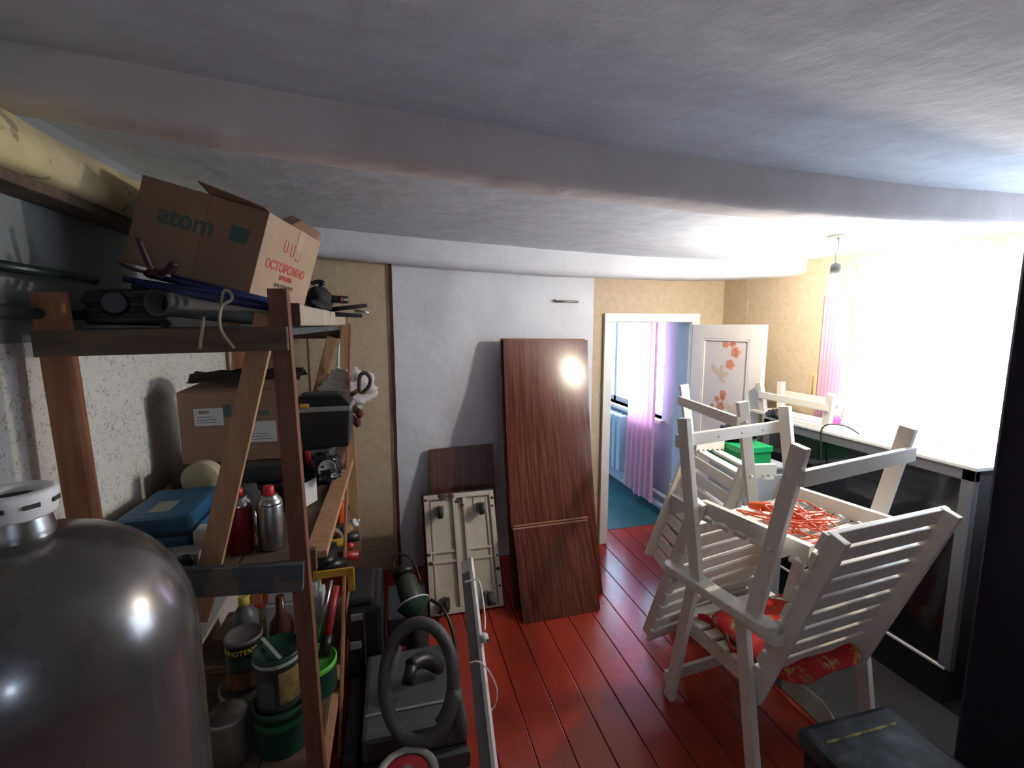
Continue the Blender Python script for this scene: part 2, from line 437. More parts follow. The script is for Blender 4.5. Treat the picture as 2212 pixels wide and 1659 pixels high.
# back wall: beige board, white plaster breast, door opening
wb = struct('wall_back')
DX0, DX1, DZ = 1.615, 2.30, 1.765
obj('board_panel', B().box(XL, .0, YB, YB+.15, -.05, 2.3), M['board'], wb)
obj('batten', B().box(-.53,-.33, YB-.008, YB, 0, 2.12,.003), M['board'], wb)
obj('plaster_panel', B().grid(lambda u, v: V((.0+u*1.46, YB-.012+mn.noise(V((u*6,v*8,2)))*.007, v*2.2)), 30, 40), M['lime'], wb)
obj('rust_strip', B().grid(lambda u,v: V((-.014+u*.022+mn.noise(V((0,v*9,3)))*.006, YB-.014-.004*u, v*2.15)),2,30), M['rustwood'], wb)
obj('board_panel', B().box(0, DX0, YB, YB+.15, -.05, 2.3), M['board'], wb)
obj('board_panel', B().box(DX0, DX1, YB, YB+.15, DZ, 2.3), M['board'], wb)
obj('board_panel', B().box(DX1, 2.75, YB, YB+.15, -.05, 2.3), M['board'], wb)
# right wall, slightly skewed, with two window openings
wr = struct('wall_right')
W1 = (.92, 2.30, 1.10, 2.11); W2 = (-2.1, -1.2, 1.05, 1.95)
def rw(y0, y1, z0, z1, a=0, t=.22):
    return [V((XR(y0)+a,y0,z0)),V((XR(y0)+a+t,y0,z0)),V((XR(y1)+a+t,y1,z0)),V((XR(y1)+a,y1,z0)),V((XR(y0)+a,y0,z1)),V((XR(y0)+a+t,y0,z1)),V((XR(y1)+a+t,y1,z1)),V((XR(y1)+a,y1,z1))]
for y0,y1,z0,z1 in ((W1[1],3.4,-.05,2.4),(W1[0],W1[1],-.05,W1[2]),(W1[0],W1[1],W1[3],2.4),(YF,W1[0],-.05,2.4)):
    obj('wall_panel', B().hexa(rw(y0,y1,z0,z1)), M['board'], wr)
obj('paper_seam', B().hexa(rw(3.02,3.05,.1,2.12,-.002,.004)), M['board'], wr)
wf = struct('wall_front')
F0,F1,F2,F3 = .45, .85, 1.62, 2.02        # unseen window opening added behind the viewer for soft fill light
for x0,x1,z0,z1 in ((XL-.1,F0,-.05,2.5),(F1,3.8,-.05,2.5),(F0,F1,-.05,F2),(F0,F1,F3,2.5)):
    obj('wall_panel', B().box(x0,x1,YF-.12,YF,z0,z1), M['plaster'], wf)
w2 = struct('fill_window_2')
for x0,x1,z0,z1 in ((F0,F0+.05,F2,F3),(F1-.05,F1,F2,F3),(F0,F1,F2,F2+.05),(F0,F1,F3-.05,F3)):
    obj('window_frame', B().box(x0,x1,YF-.09,YF-.04,z0,z1), M['whitepaint'], w2)
portal(((F0+F1)/2, YF-.11, (F2+F3)/2), (-PI/2, 0, 0), F1-F0, F3-F2)
# windows
def window(name, w, nm, nz, group=None):
    t = struct(name)
    y0,y1,z0,z1 = w
    for a,b_,c,d in ((y0,y0+.06,z0,z1),(y1-.06,y1,z0,z1),(y0,y1,z0,z0+.06),(y0,y1,z1-.06,z1)):
        obj('window_frame', B().hexa(rw(a,b_,c,d,.10,.06),.004), M['whitepaint'], t)
    for k in range(1,nm):
        y = y0+(y1-y0)*k/nm
        obj('mullion', B().hexa(rw(y-.03,y+.03,z0,z1,.10,.06),.004), M['whitepaint'], t)
    obj('transom', B().hexa(rw(y0,y1,z1-.32,z1-.27,.10,.06),.004), M['whitepaint'], t)
    obj('window_sill', B().hexa(rw(y0-.05,y1+.05,z0-.035,z0,-.06,.22),.006), M['whitepaint'], t)
    ym, dy = (y0+y1)/2, (y1-y0)
    portal(((XR(ym)+.20), ym, (z0+z1)/2), (0, PI/2, math.atan(-.13)*-1), z1-z0, dy)
window('window_1', W1, 3, 1)
# door frame and open door
d = struct('door_1')
for x0,x1,z0,z1 in ((1.548,DX0,0,DZ),(DX1,2.37,0,DZ),(1.548,2.37,DZ,DZ+.065)):
    obj('door_frame', B().box(x0,x1,YB-.028,YB+.01,z0,z1,.004), M['whitepaint'], d)
obj('door_jamb', B().box(DX0-.02,DX0+.004,YB,YB+.155,0,DZ), M['whitepaint'], d)
obj('door_jamb', B().box(DX1-.004,DX1+.02,YB,YB+.155,0,DZ), M['bluewall'], d)
obj('door_jamb', B().box(DX0,DX1,YB,YB+.155,DZ-.004,DZ+.02), M['whitepaint'], d)
hx, hy = 2.30, YB-.035
ex, ey = 2.435, 2.625
uu = V((ex-hx, ey-hy, 0)); LW = uu.length; uu.normalize(); nn = V((uu.y, -uu.x, 0))   # nn faces the room (-X side)
if nn.x > 0: nn = -nn
DM = frame(V((hx,hy,0)), uu, V((0,0,1)), nn)
def door_part(name, x0,x1,z0,z1,n0,n1,m,bev=.003):
    return obj(name, B().box(x0,x1,z0,z1,n0,n1,bev).xf(DM), m, d)
T = .04
door_part('stile',0,.105,.02,1.745,-T,0,M['whitepaint']); door_part('stile',LW-.105,LW,.02,1.745,-T,0,M['whitepaint'])
door_part('rail',.105,LW-.105,1.64,1.745,-T,0,M['whitepaint']); door_part('rail',.105,LW-.105,.80,.90,-T,0,M['whitepaint']); door_part('rail',.105,LW-.105,.02,.16,-T,0,M['whitepaint'])
pu = door_part('quilted_panel',.105,LW-.105,.90,1.64,-T+.01,-.014,M['quilt']); door_part('quilted_panel',.105,LW-.105,.16,.80,-T+.01,-.014,M['quilt'])
for x0,x1,z0,z1 in ((.105,.12,.9,1.64),(LW-.12,LW-.105,.9,1.64),(.105,LW-.105,1.625,1.64),(.105,LW-.105,.9,.915)):
    door_part('panel_bead',x0,x1,z0,z1,-.015,-.002,M['whitepaint'],.002)
b = B()
def flower(cx, cz, r):
    for k in range(5):
        a = 2*PI*k/5; px_, pz = cx+math.cos(a)*r*.62, cz+math.sin(a)*r*.62
        b.lathe([(r*.55,0),(r*.55,.0012)], (px_,pz,-.0142), (0,0,1), 10)
b.mi = 0
for cx,cz,r in ((.30,1.60,.026),(.36,1.605,.024),(.385,1.545,.036),(.345,1.455,.034),(.30,1.23,.028),(.25,1.185,.022),(.285,1.135,.034),(.21,1.13,.016),(.19,1.10,.012),(.32,.76,.03),(.25,.73,.03),(.30,1.20,.02)):
    flower(cx,cz,r)
b.mi = 1
def leaf(cx,cz,l,a):
    u = V((math.cos(a),math.sin(a),0)); w = V((-u.y,u.x,0)); c = V((cx,cz,-.0142))
    ring = [c+u*l*t+w*l*.22*math.sin(PI*t) for t in (0,.25,.5,.75,1)]+[c+u*l*t-w*l*.22*math.sin(PI*t) for t in (.75,.5,.25)]
    vv = [b.b.verts.new(p+V((0,0,.001))) for p in ring]; f = b.b.faces.new(vv); f.material_index = 1
for cx,cz,l,a in ((.25,1.36,.10,.3),(.25,1.36,.10,1.2),(.25,1.36,.11,2.2),(.25,1.36,.08,-.6),(.40,1.10,.11,.4),(.40,1.10,.09,2.4),(.40,1.10,.09,1.4)): leaf(cx,cz,l,a)
b.xf(DM); obj('floral_print', b, [M['flower'], M['leafp']], pu)
# the room beyond
sobj('wall_far', B().box(-.6, 3.6, 6.5, 6.6, -.05, 2.5), M['bluewall'])
sobj('wall_far_left', B().box(-.7, -.6, 3.4, 6.6, -.05, 2.5), M['bluewall'])
W3 = (3.78, 5.7, .86, 2.0); XR3 = 2.42
w3 = struct('wall_far_right')
for y0,y1,z0,z1 in ((3.4,W3[0],-.05,2.5),(W3[1],6.6,-.05,2.5),(W3[0],W3[1],-.05,W3[2]),(W3[0],W3[1],W3[3],2.5)):
    obj('wall_panel', B().box(XR3,XR3+.2,y0,y1,z0,z1), M['bluewall'], w3)
sobj('ceiling', B().box(-.7,3.7,3.4,6.7,2.3,2.4), M['plaster'])
w = struct('window_3')
for y0,y1,z0,z1 in ((W3[0],W3[0]+.06,W3[2],W3[3]),(W3[1]-.06,W3[1],W3[2],W3[3]),(W3[0],W3[1],W3[2],W3[2]+.06),(W3[0],W3[1],W3[3]-.06,W3[3]),(4.88,4.94,W3[2],W3[3])):
    obj('window_frame', B().box(XR3+.09,XR3+.15,y0,y1,z0,z1,.004), M['whitepaint'], w)
obj('window_sill', B().box(XR3-.05,XR3+.16,W3[0]-.05,W3[1]+.05,W3[2]-.035,W3[2],.005), M['whitepaint'], w)
portal((XR3+.19, (W3[0]+W3[1])/2, (W3[2]+W3[3])/2), (0, PI/2, 0), W3[3]-W3[2], W3[1]-W3[0])
ra = thing('radiator', 'pale blue ribbed radiator under the window of the room beyond', 'radiator', (2.30,4.9,0))
for k in range(10):
    y = 4.30+k*.11
    obj('radiator_rib', B().box(2.26,2.36,y,y+.075,.20,.80,.02), M['radiator'], ra)
pp = thing('heating_pipe', 'two white heating pipes along the skirting of the room beyond', 'pipe', (2.33,3.9,0))
for z, xx in ((.20,2.34),(.10,2.34)):
    obj('pipe', B().cyl((xx,3.42,z),(xx,4.32,z),.016), M['whitepaint'], pp)
obj('pipe_bracket', B().box(2.31,2.42,4.05,4.08,.07,.23,.004), M['whitepaint'], pp)
def curtain(fn_xy, z0, z1, th=.006, nu=80, nv=14, flare=.15):
    return B().sheet(lambda u, v: fn_xy(u, v, z0+(z1-z0)*v), nu, nv, th)
b = curtain(lambda u,v,z: V((2.283-.022*math.sin(u*34+.8*math.sin(v*3)), 3.66+u*(.52-.06*v), z+.015*math.sin(u*9)*(1-v))), .10, 1.95)
tag(obj('curtain', b, M['pink']), 'long pink curtain hanging by the window of the room beyond the door', 'curtain')

# ================================================================= LIGHTS OF THE PLACE
LX, LY = 2.17, 1.905
zr = zfar(LX)
t = thing('ceiling_lamp', 'bare lit bulb hanging from a grey socket on a short flex', 'lamp', (LX,LY,zr-.36))
BZ = zr-.235
obj('ceiling_rose', B().lathe([(.0,.0),(.045,.0),(.05,.006),(.05,.014)],(LX,LY,zr-.012)), M['grey'], t)
obj('flex', B().tube([(LX,LY,zr-.01),(LX+.008,LY,zr-.05),(LX-.004,LY,zr-.09),(LX,LY,BZ+.095)],.0045,8,smooth=5), M['white_pl'], t)
obj('socket', B().lathe([(.012,.10),(.021,.092),(.023,.07),(.023,.03),(.020,.028)],(LX,LY,BZ)), M['dkgrey'], t)
bl = B().lathe([(.013,.032),(.015,.022),(.024,.008),(.030,-.010),(_r,-.024),(.029,-.038),(.020,-.050),(.004,-.056)],(LX,LY,BZ), n=24)
bo = obj('bulb', bl, M['bulbm'], t)

# ================================================================= RIGHT SIDE FURNITURE
# big black glossy cabinet
CX = 2.38; CY0, CY1 = 1.35, 2.515; CZ0, CZ1 = .195, 1.128; CD = .27
cb = thing('black_cabinet', 'large black glossy cabinet with grey frame standing under the bright window', 'cabinet', (CX+.14,1.93,0))
obj('body', B().box(CX+.02,CX+CD,CY0+.005,CY1-.005,CZ0+.004,CZ1-.025), M['blackmat'], cb)
obj('glossy_panel', B().box(CX+.006,CX+.02,CY0+.05,CY1-.05,CZ0+.01,CZ1-.05), M['blackg'], cb)
for y0,y1,z0,z1 in ((CY0,CY0+.05,CZ0,CZ1),(CY1-.05,CY1,CZ0,CZ1),(CY0,CY1,CZ1-.05,CZ1)):
    obj('frame_bar', B().box(CX,CX+.03,y0,y1,z0,z1,.003), M['alu'], cb)
obj('top_board', B().box(CX-.004,CX+CD+.02,CY0-.005,CY1+.005,CZ1,CZ1+.016,.003), M['whitepaint'], cb)
obj('bottom_trim', B().box(CX-.004,CX+.02,CY0+.02,CY1-.02,CZ0-.004,CZ0+.006), M['whitepaint'], cb)
obj('plinth', B().box(CX+.03,CX+CD-.02,CY0+.03,CY1-.03,.0045,CZ0-.002), M['blackmat'], cb)
b = B().tube([(CX-.012,2.06,.95),(CX-.012,2.07,1.05),(CX-.014,2.08,1.13),(CX+.005,2.06,1.18),(CX+.05,1.99,1.185),(CX+.08,1.93,1.152)],.004,7,smooth=6)
tag(obj('cable', b, M['black']), 'thin black cable looping over the cabinet top edge', 'cable')

# armchairs: garden armchair with slatted seat and back, feet on z=0, faces +Y
dim = dict(wl=.318, ws=.281, yf0=.264, yf1=.145, yr0=-.223, yr1=-.113, za=.645, bb=(-.155,.337), bt=(-.414,1.097), a=(-.283,.231), s=(-.159,.285), sz=.405, zs=.10)
def make_chair(label, name='garden_armchair', folded=False):
    D = dim; t = thing(name, label, 'chair', (0,0,0), None)
    for s in (-1,1):
        x = s*D['wl']
        legs = [(D['yr0'],D['yr1'])] + ([] if folded else [(D['yf0'],D['yf1'])])
        for y0,y1 in legs:
            obj('leg', B().beam((x,y0,0),(x,y1,D['za']+.004),.028,.052,(1,0,0),.003), M['chair'], t)
        a0, a1 = D['a']
        if folded: a1 = -.03
        b = B()
        n = 8; prof = []
        for k in range(n+1): prof.append((x+math.cos(PI+PI*k/n)*.036, a0+.036+math.sin(PI+PI*k/n)*.036))
        for k in range(n+1): prof.append((x+math.cos(PI*k/n)*.036, a1-.036+math.sin(PI*k/n)*.036))
        lo = [b.b.verts.new((p[0],p[1],D['za'])) for p in prof]; hi = [b.b.verts.new((p[0],p[1],D['za']+.036)) for p in prof]
        b.b.faces.new(lo[::-1]); b.b.faces.new(hi)
        for k in range(len(prof)): b.b.faces.new((lo[k],lo[(k+1)%len(prof)],hi[(k+1)%len(prof)],hi[k]))
        bmesh.ops.bevel(b.b, geom=[e for e in b.b.edges], offset=.004, segments=1, affect='EDGES')
        obj('armrest', b, M['chair'], t)
        s0, s1 = D['s']
        if folded: s1 = .02
        xr = s*(D['ws']-.03)
        # scalloped side rail
        b = B(); top, bot = [], []
        m = 12
        for k in range(m+1):
            y = s0+(s1-s0)*k/m; dip = 0
            top.append((y, D['sz']-.001-.012*(k%2))); bot.append((y, D['sz']-.066))
        for k in range(m):
            b.hexa([(xr-.013,bot[k][0],bot[k][1]),(xr+.013,bot[k][0],bot[k][1]),(xr+.013,bot[k+1][0],bot[k+1][1]),(xr-.013,bot[k+1][0],bot[k+1][1]),
                    (xr-.013,top[k][0],top[k][1]),(xr+.013,top[k][0],top[k][1]),(xr+.013,top[k+1][0],top[k+1][1]),(xr-.013,top[k+1][0],top[k+1][1])])
        bmesh.ops.remove_doubles(b.b, verts=b.b.verts, dist=1e-5)
        obj('seat_rail', b, M['chair'], t)
        (by,bz),(ty,tz) = D['bb'],D['bt']
        st = obj('back_stile', B().beam((s*D['ws'],by,bz),(s*D['ws'],ty,tz),.028,.062,(1,0,0),.004), M['chair'], t)
    ns = 2 if folded else 6
    s0, s1 = D['s'][0], (.02 if folded else D['s'][1])
    for k in range(ns):
        y = s0+.038+(s1-s0-.076)*k/(ns-1); dip = .002
        obj('seat_slat', B().box(-D['ws']+.012,D['ws']-.012,y-.026,y+.026,D['sz']-dip,D['sz']-dip+.017,.003), M['chair'], t)
    (by,bz),(ty,tz) = D['bb'],D['bt']
    p0, p1 = V((0,by,bz)), V((0,ty,tz)); dr = (p1-p0).normalized(); nr = V((0,dr.z,-dr.y)); Lb = (p1-p0).length
    for k in range(9):
        c = p0+dr*(Lb-.036-(8-k)*.0800)+nr*.026
        wd = .060 if k < 8 else .066
        obj('back_slat', B().beam(c-dr*wd/2,c+dr*wd/2,2*(D['ws']+.030),.020,(1,0,0),.004), M['chair'], t)
    for y0,y1,sg in ([(D['yr0'],D['yr1'],-1)] + ([] if folded else [(D['yf0'],D['yf1'],1)])):
        y = y0+(y1-y0)*D['zs']/D['za']+sg*.036
        sm_ = obj('stretcher', B().box(-D['wl']-.014,D['wl']+.014,y-.010,y+.010,D['zs']-.027,D['zs']+.027,.003), M['chair'], t)
        for q in (-.26,-.10,.05,.19):
            obj('nail_head', B().lathe([(.0055,0),(.0055,.0008)], (q,y-sg*.010,D['zs']+.004), (0,-sg,0), 8), M['chairtip'], sm_)
    for s in (-1,1):
        for y0,y1 in ([(D['yr0'],D['yr1'])]+([] if folded else [(D['yf0'],D['yf1'])])):
            for z in (D['zs'], D['sz']-.03):
                y = y0+(y1-y0)*z/D['za']
                obj('bolt_head', B().lathe([(.009,0),(.009,.004),(.005,.006)], (s*(D['wl']+.014),y,z), (s,0,0), 8), M['chair'], t)
    return t
def copy_tree(o, parent=None):
    c = o.copy(); COL.objects.link(c); c.parent = parent
    for ch in list(o.children): copy_tree(ch, c)
    return c
ch1 = make_chair('white slatted garden armchair standing upright, back towards the viewer, red cushion on seat')
ch2 = copy_tree(ch1)
for c in list(ch1.children):
    if c.name.startswith('stretcher') and sum(v.co.y for v in c.data.vertices) < 0:
        for g in list(c.children): bpy.data.objects.remove(g)
        bpy.data.objects.remove(c)
ch1.location = (1.554,1.501,0); ch1.rotation_euler = (0,0,.100)
ch2['label'] = 'white slatted armchair upside down on the nearest chair, orange cord on it'
ch2.location = (1.504,1.477,1.366)
ch2.rotation_euler = (Matrix.Rotation(.194,3,'Z') @ Matrix.Rotation(PI,3,'X')).to_euler()
for o in (ch1,ch2): o['group'] = 'white slatted garden chairs'
ch3 = make_chair('folded white slatted chair upside down in front of the open door', 'folding_chair', True)
ch3['group'] = 'white slatted garden chairs'
ch3.location = (1.914,2.154,1.374)
ch3.rotation_euler = (Matrix.Rotation(1.401,3,'Z') @ Matrix.Rotation(PI,3,'X')).to_euler()
# pieces under and behind it
tag(obj('carton', B().box(1.66,1.97,2.0,2.46,0,.690,.004), M['carton']), 'pale grey carton under the folded white chair', 'box')
ns_ = thing('bedside_cabinet', 'pale blue bedside cabinet carrying the green box', 'cabinet', (2.14,2.38,0))
obj('body', B().box(2.0,2.30,2.215,2.55,.03,.88,.004), M['lav'], ns_)
obj('top_board', B().box(1.985,2.31,2.205,2.56,.88,.90,.004), M['lav'], ns_)
obj('drawer_front', B().box(2.02,2.28,2.203,2.216,.62,.85,.004), M['lav'], ns_)
for xx in (2.02,2.28):
    for yy in (2.24,2.52): obj('foot', B().cyl((xx,yy,0),(xx,yy,.035),.015), M['lav'], ns_)
gb = thing('green_box', 'bright green lidded box in front of the open door', 'box', (2.09,2.40,.9))
obj('body', B().box(1.988,2.20,2.25,2.548,.90,.985,.003), M['green'], gb)
obj('lid', B().box(1.982,2.206,2.244,2.554,.982,1.018,.004), M['greenlid'], gb)
tag(obj('plastic_bag', B().blob((2.10,2.44,1.055),(.10,.09,.05),3,.5,9,30,18,flat=1.019), M['film']), 'crumpled black plastic bag on the green box', 'bag')
tag(obj('plastic_bag', B().blob((2.34,2.43,1.165),(.045,.07,.03),5,.5,9,26,14,flat=1.1445).xf(Matrix.Translation((.06,0,0))), M['film']), 'small flat black bag on the far end of the black cabinet', 'bag')
# upturned stool on the cabinet
st = thing('upturned_stool', 'small white stool lying upside down on the black cabinet', 'stool', (2.5,2.32,CZ1+.016))
sz0 = CZ1+.0165
for k in range(4): obj('seat_slat', B().box(2.395+k*.055,2.44+k*.055,2.07,2.66,sz0,sz0+.018,.003), M['chair'], st)
for (xx,yy) in ((2.40,2.60),(2.40,2.06),(2.58,2.60),(2.58,2.06)):
    sgn = -1 if xx < 2.5 else 1
    sy = 1 if yy > 2.3 else -1
    obj('leg', B().beam((xx-sgn*.02,yy-sy*.035,sz0+.016),(xx,yy,1.355),.03,.046,(1,0,0),.003), M['chair'], st)
for xx in (2.398,2.585):
    obj('stretcher', B().beam((xx,2.07,1.275),(xx,2.59,1.275),.018,.045,(1,0,0),.003), M['chair'], st)
# pink bottle on the sill
bt = thing('spray_bottle', 'white topped pink bottle standing on the window sill', 'bottle', (2.66,2.19,1.02))
bp = at(1806,920,Y=2.14); 
obj('body', B().lathe([(.022,0),(.026,.004),(.026,.045),(.018,.06)],(bp.x,bp.y,CZ1+.0165)), mat('pink_plastic',(.75,.10,.42),.4), bt)
obj('sprayer', B().lathe([(.018,.06),(.018,.10),(.010,.11),(.010,.125)],(bp.x,bp.y,CZ1+.0165)).box(bp.x-.03,bp.x+.012,bp.y-.01,bp.y+.01,CZ1+.14,CZ1+.165,.003), M['white_pl'], bt)
ORG[bt.name] = V(bt.location)
# thermometer on the right wall
q = at(1757,832,X=XR(2.5)); q = V((XR(q.y)-.006, q.y, q.z))
th = thing('thermometer', 'small yellowed wooden thermometer hung on the beige wall by the window', 'thermometer', (q.x,q.y,q.z-.09))
obj('plate', B().box(q.x-.004,q.x+.006,q.y-.018,q.y+.018,q.z-.085,q.z+.085,.002), mat('yellowed_plate',(.62,.50,.26),.6), th)
obj('tube', B().cyl((q.x-.006,q.y,q.z-.06),(q.x-.006,q.y,q.z+.06),.004,n=8), M['chip'], th)
# curtains of the near window
b = curtain(lambda u,v,z: V((XR(2.30)-.06-.016*math.sin(u*40), 2.22+u*.16, z)), .75, 1.93, nu=50)
tag(obj('curtain', b, M['pink']), 'narrow pink curtain at the left edge of the bright window', 'curtain')
b = curtain(lambda u,v,z: V((XR(1.45)-.03+.02*math.sin(u*70), .70+u*1.63, z)), 1.112, 2.15, .003, nu=150, nv=6)
b.xf(Matrix.Identity(4)); tag(obj('net_curtain', b, M['tulle']), 'thin white net curtain glowing in front of the window', 'curtain')
b = curtain(lambda u,v,z: V((2.083+u*.55+.02*math.sin(u*22), 1.10-u*.62+.035*math.sin(u*30+1), z)), .005, 2.17, .008, nu=70, nv=8)
tag(obj('dark_curtain', b, M['darkcurt']), 'dark plum curtain hanging at the right edge close to the viewer', 'curtain')
# dark mat and pale curved strip on the floor
tag(obj('rubber_mat', B().box(1.765,2.78,.30,2.25,.0005,.004,.001), M['matgrey']), 'dark grey mat on the floor before the black cabinet', 'mat')
b = B()
def strip(u, v):
    y = 1.34+u*.27; return V((1.735+.012*math.sin(PI*u)*2+(v-.5)*.045*math.sin(PI*min(1,max(0,u)))+.0, y, .035+.07*v))
b.sheet(strip, 16, 4, .006)
tag(obj('curved_strip', b, M['pale_strip']), 'curved pale strip on the floor below the upright chair back', 'strip')
# black stool bottom right
sk = thing('black_stool', 'low black stool with dusty scuffed top and yellow line at bottom right', 'stool', (1.52,.95,0))
obj('cushion', B().box(1.325,1.735,.74,1.16,.285,.352,.022), M['dusty'], sk)
obj('yellow_line', B().beam((1.40,1.075,.353),(1.66,1.095,.353),.0,.0), M['yellowink'], sk) if False else obj('yellow_line', B().box(1.37,1.68,1.078,1.087,.350,.3535,.0), mat('worn_yellow_line',(.50,.43,.14),.7,col2=(.05,.05,.05),scale=30), sk)
obj('body', B().box(1.345,1.715,.76,1.14,.03,.286,.008), M['black'], sk)
for xx in (1.37,1.69):
    for yy in (.79,1.11): obj('foot', B().cyl((xx,yy,0),(xx,yy,.032),.016), M['black'], sk)
# red floral cushion on the upright chair
def loc1(p): return Matrix.Translation((1.554,1.501,0)) @ Matrix.Rotation(.100,4,'Z') @ V(p)
cu = thing('floral_cushion', 'red cushion with gold flowers lying on the upright chair seat', 'cushion', (1.554,1.55,.42))
def cush(u, v):
    th = 2*PI*u; ph = PI*(v-.5); sg = lambda q, e: math.copysign(abs(q)**e, q)
    x = .235*sg(math.cos(th),.4)*sg(math.cos(ph),.5); y = .205*sg(math.sin(th),.4)*sg(math.cos(ph),.5)
    sag = -.035*max(0,(-y-.10)/.10)
    return loc1((x+.01, y-.028+.010*math.sin(x*25), .447+.027*math.sin(ph)+sag+.006*math.sin(x*30+y*22)))
b = B(); b.grid(cush,48,18); bmesh.ops.remove_doubles(b.b, verts=b.b.verts, dist=1e-4)
obj('pad', b, M['floral'], cu)
b = B().sheet(lambda u,v: loc1((-.235+.030*math.sin(u*6)+.02*v+u*.02, .20-u*.30, .445-v*.15*(1-.3*u)+.012*math.sin(u*16+v*3))), 24, 12, .006)
obj('hanging_cloth', b, M['floral'], cu)
# orange extension cord in a tangle on the upturned seat (z = underside of seat now facing up)
oc = thing('extension_cord', 'tangled orange extension cord heaped on the upturned chair seat', 'cord', (1.55,1.45,.985))
rng = random.Random(5); pts = []
cc = at(1720,1128,z=.995)
for k in range(17):
    ox, oy = rng.gauss(0,.045), rng.gauss(0,.035); ra, rb = rng.uniform(.045,.125), rng.uniform(.03,.085); a0 = rng.uniform(0,2*PI); tw = rng.uniform(0,PI); tl_ = rng.uniform(0,.045)
    for q in range(6):
        a = a0+q*2*PI/6*rng.uniform(.9,1.1); ux_, uy_ = math.cos(a)*ra, math.sin(a)*rb
        pts.append(V((cc.x+ox+ux_*math.cos(tw)-uy_*math.sin(tw), cc.y+oy+ux_*math.sin(tw)+uy_*math.cos(tw), .990+.0022*k*rng.uniform(.2,1)+tl_*(.5+.5*math.sin(a)))))
pts.append(V((cc.x-.10,cc.y+.09,1.0)))
obj('cord', B().tube(pts,.0034,6,smooth=5), M['orange'], oc)
pl = at(1637,1100,z=1.0)
obj('connector', B().lathe([(.008,0),(.016,.01),(.019,.03),(.019,.075),(.021,.078),(.021,.085)], pl+V((-.03,.02,.012)), (.8,-.6,.05),16), M['orange'], oc)

# ================================================================= CENTRE: panels and trolley
def slab(name, bl, br, tl, tr, th, m, parent=None):
    bl,br,tl,tr = map(V,(bl,br,tl,tr)); n = (br-bl).cross(tl-bl).normalized()*th
    if n.y < 0: n = -n
    return obj(name, B().hexa([bl,br,br+n,bl+n,tl,tr,tr+n,tl+n],.0015), m, parent)
for k, lab in ((0,'tall dark brown veneer panel leaning on the wall, front one of two'),(1,'tall dark brown veneer panel, rear one of two, behind the front one')):
    dy = .022*k; dxk = -.012*k
    t = thing('veneer_board', lab, 'board', (1.0,2.6+dy,0), 'tall brown boards')
    def bow(u, v, dxk=dxk, dy=dy, k=k):      # the tall boards sag under their own weight
        bl,br,tl,tr = V((.69+dxk,2.565+dy,.001)),V((1.277+dxk,2.585+dy,.001)),V((.735+dxk,3.105+dy,1.635+.008*k)),V((1.395+dxk,3.188+dy,1.625+.008*k))
        p = bl.lerp(br,u).lerp(tl.lerp(tr,u),v); p.y += .22*v*(1-v); p.z = max(p.z,.001); return p+V((0,.009,0))
    o = obj('board', B().sheet(bow,8,24,.018), M['veneer'], t)
    obj('worn_edge', B().tube([bow(j/8,1)+V((0,-.001,.0015)) for j in range(9)],.0055,6), M['chip'], t)
for k, lab in ((0,'short brown veneer board leaning at the foot of the tall boards, front one'),(1,'short brown veneer board just behind the front short one')):
    dy = .021*k; dz = .010*k
    t = thing('short_board', lab, 'board', (.93,2.43+dy,0), 'short brown boards')
    slab('board', (.69+.008*k,2.418+dy,.001),(1.173+.02*k,2.424+dy,.001),(.70+.008*k,2.69+dy,.458+dz),(1.20+.02*k,2.69+dy,.466+dz),.017,M['veneer'],t)
    b = B().beam((.70+.008*k,2.697+dy,.4575+dz+.003),(1.20+.02*k,2.697+dy,.4655+dz+.003),.003,.016,(0,0,1),0)
    obj('worn_edge', b, M['chip'], t)
t = thing('brown_board', 'small dark brown board leaning on the white wall behind the trolley', 'board', (.45,3.0,0))
slab('board', (.225,3.0,.001),(.68,3.0,.001),(.222,3.20,.878),(.68,3.20,.892),.016,mat('matt_dark_veneer',(.075,.022,.014),.4,col2=(.14,.055,.032),scale=1,stretch=(75,8,.9),detail=5,lo=.42,hi=.78),t)
# platform trolley standing on edge
tb0 = V((.165,2.622,.004)); ux = V((1,.004,0)).normalized(); vy = V((-.008,.275,.652)); TH = vy.length; vy.normalize(); nz_ = ux.cross(vy).normalized()
if nz_.y > 0: nz_ = -nz_
TW = .452
TM = frame(tb0, ux, vy, nz_)
tr_ = thing('platform_trolley', 'cream chipped platform trolley standing on edge with castors showing', 'trolley', (tb0.x+.22,2.66,0))
def tp(name, m, *boxes, bev=.004, parent=None):
    b = B()
    for q in boxes: b.box(*q, bev)
    return obj(name, b.xf(TM), m, parent or tr_)
tp('rubber_edge', M['rubber'], (-.012,TW+.012,-.003,TH+.012,-.045,-.004), bev=.015)
tp('deck', M['cream'], (0,TW,.0,TH,-.03,.0), bev=.006)
tp('rim', M['cream'], (0,.03,0,TH,-.002,.022), (TW-.03,TW,0,TH,-.002,.022),(.03,TW-.03,0,.03,-.002,.022),(.03,TW-.03,TH-.03,TH,-.002,.022))
tp('centre_channel', M['cream'], (TW/2-.045,TW/2-.02,.03,TH-.03,-.002,.020),(TW/2+.02,TW/2+.045,.03,TH-.03,-.002,.020))
tp('cross_rib', M['cream'], (.03,TW/2-.045,.35,.365,-.001,.012),(.03,TW/2-.045,.29,.305,-.001,.012),(TW/2+.045,TW-.03,.35,.365,-.001,.012),(TW/2+.045,TW-.03,.29,.305,-.001,.012),(.04,.055,.04,TH-.04,-.001,.010),(TW-.055,TW-.04,.04,TH-.04,-.001,.010))
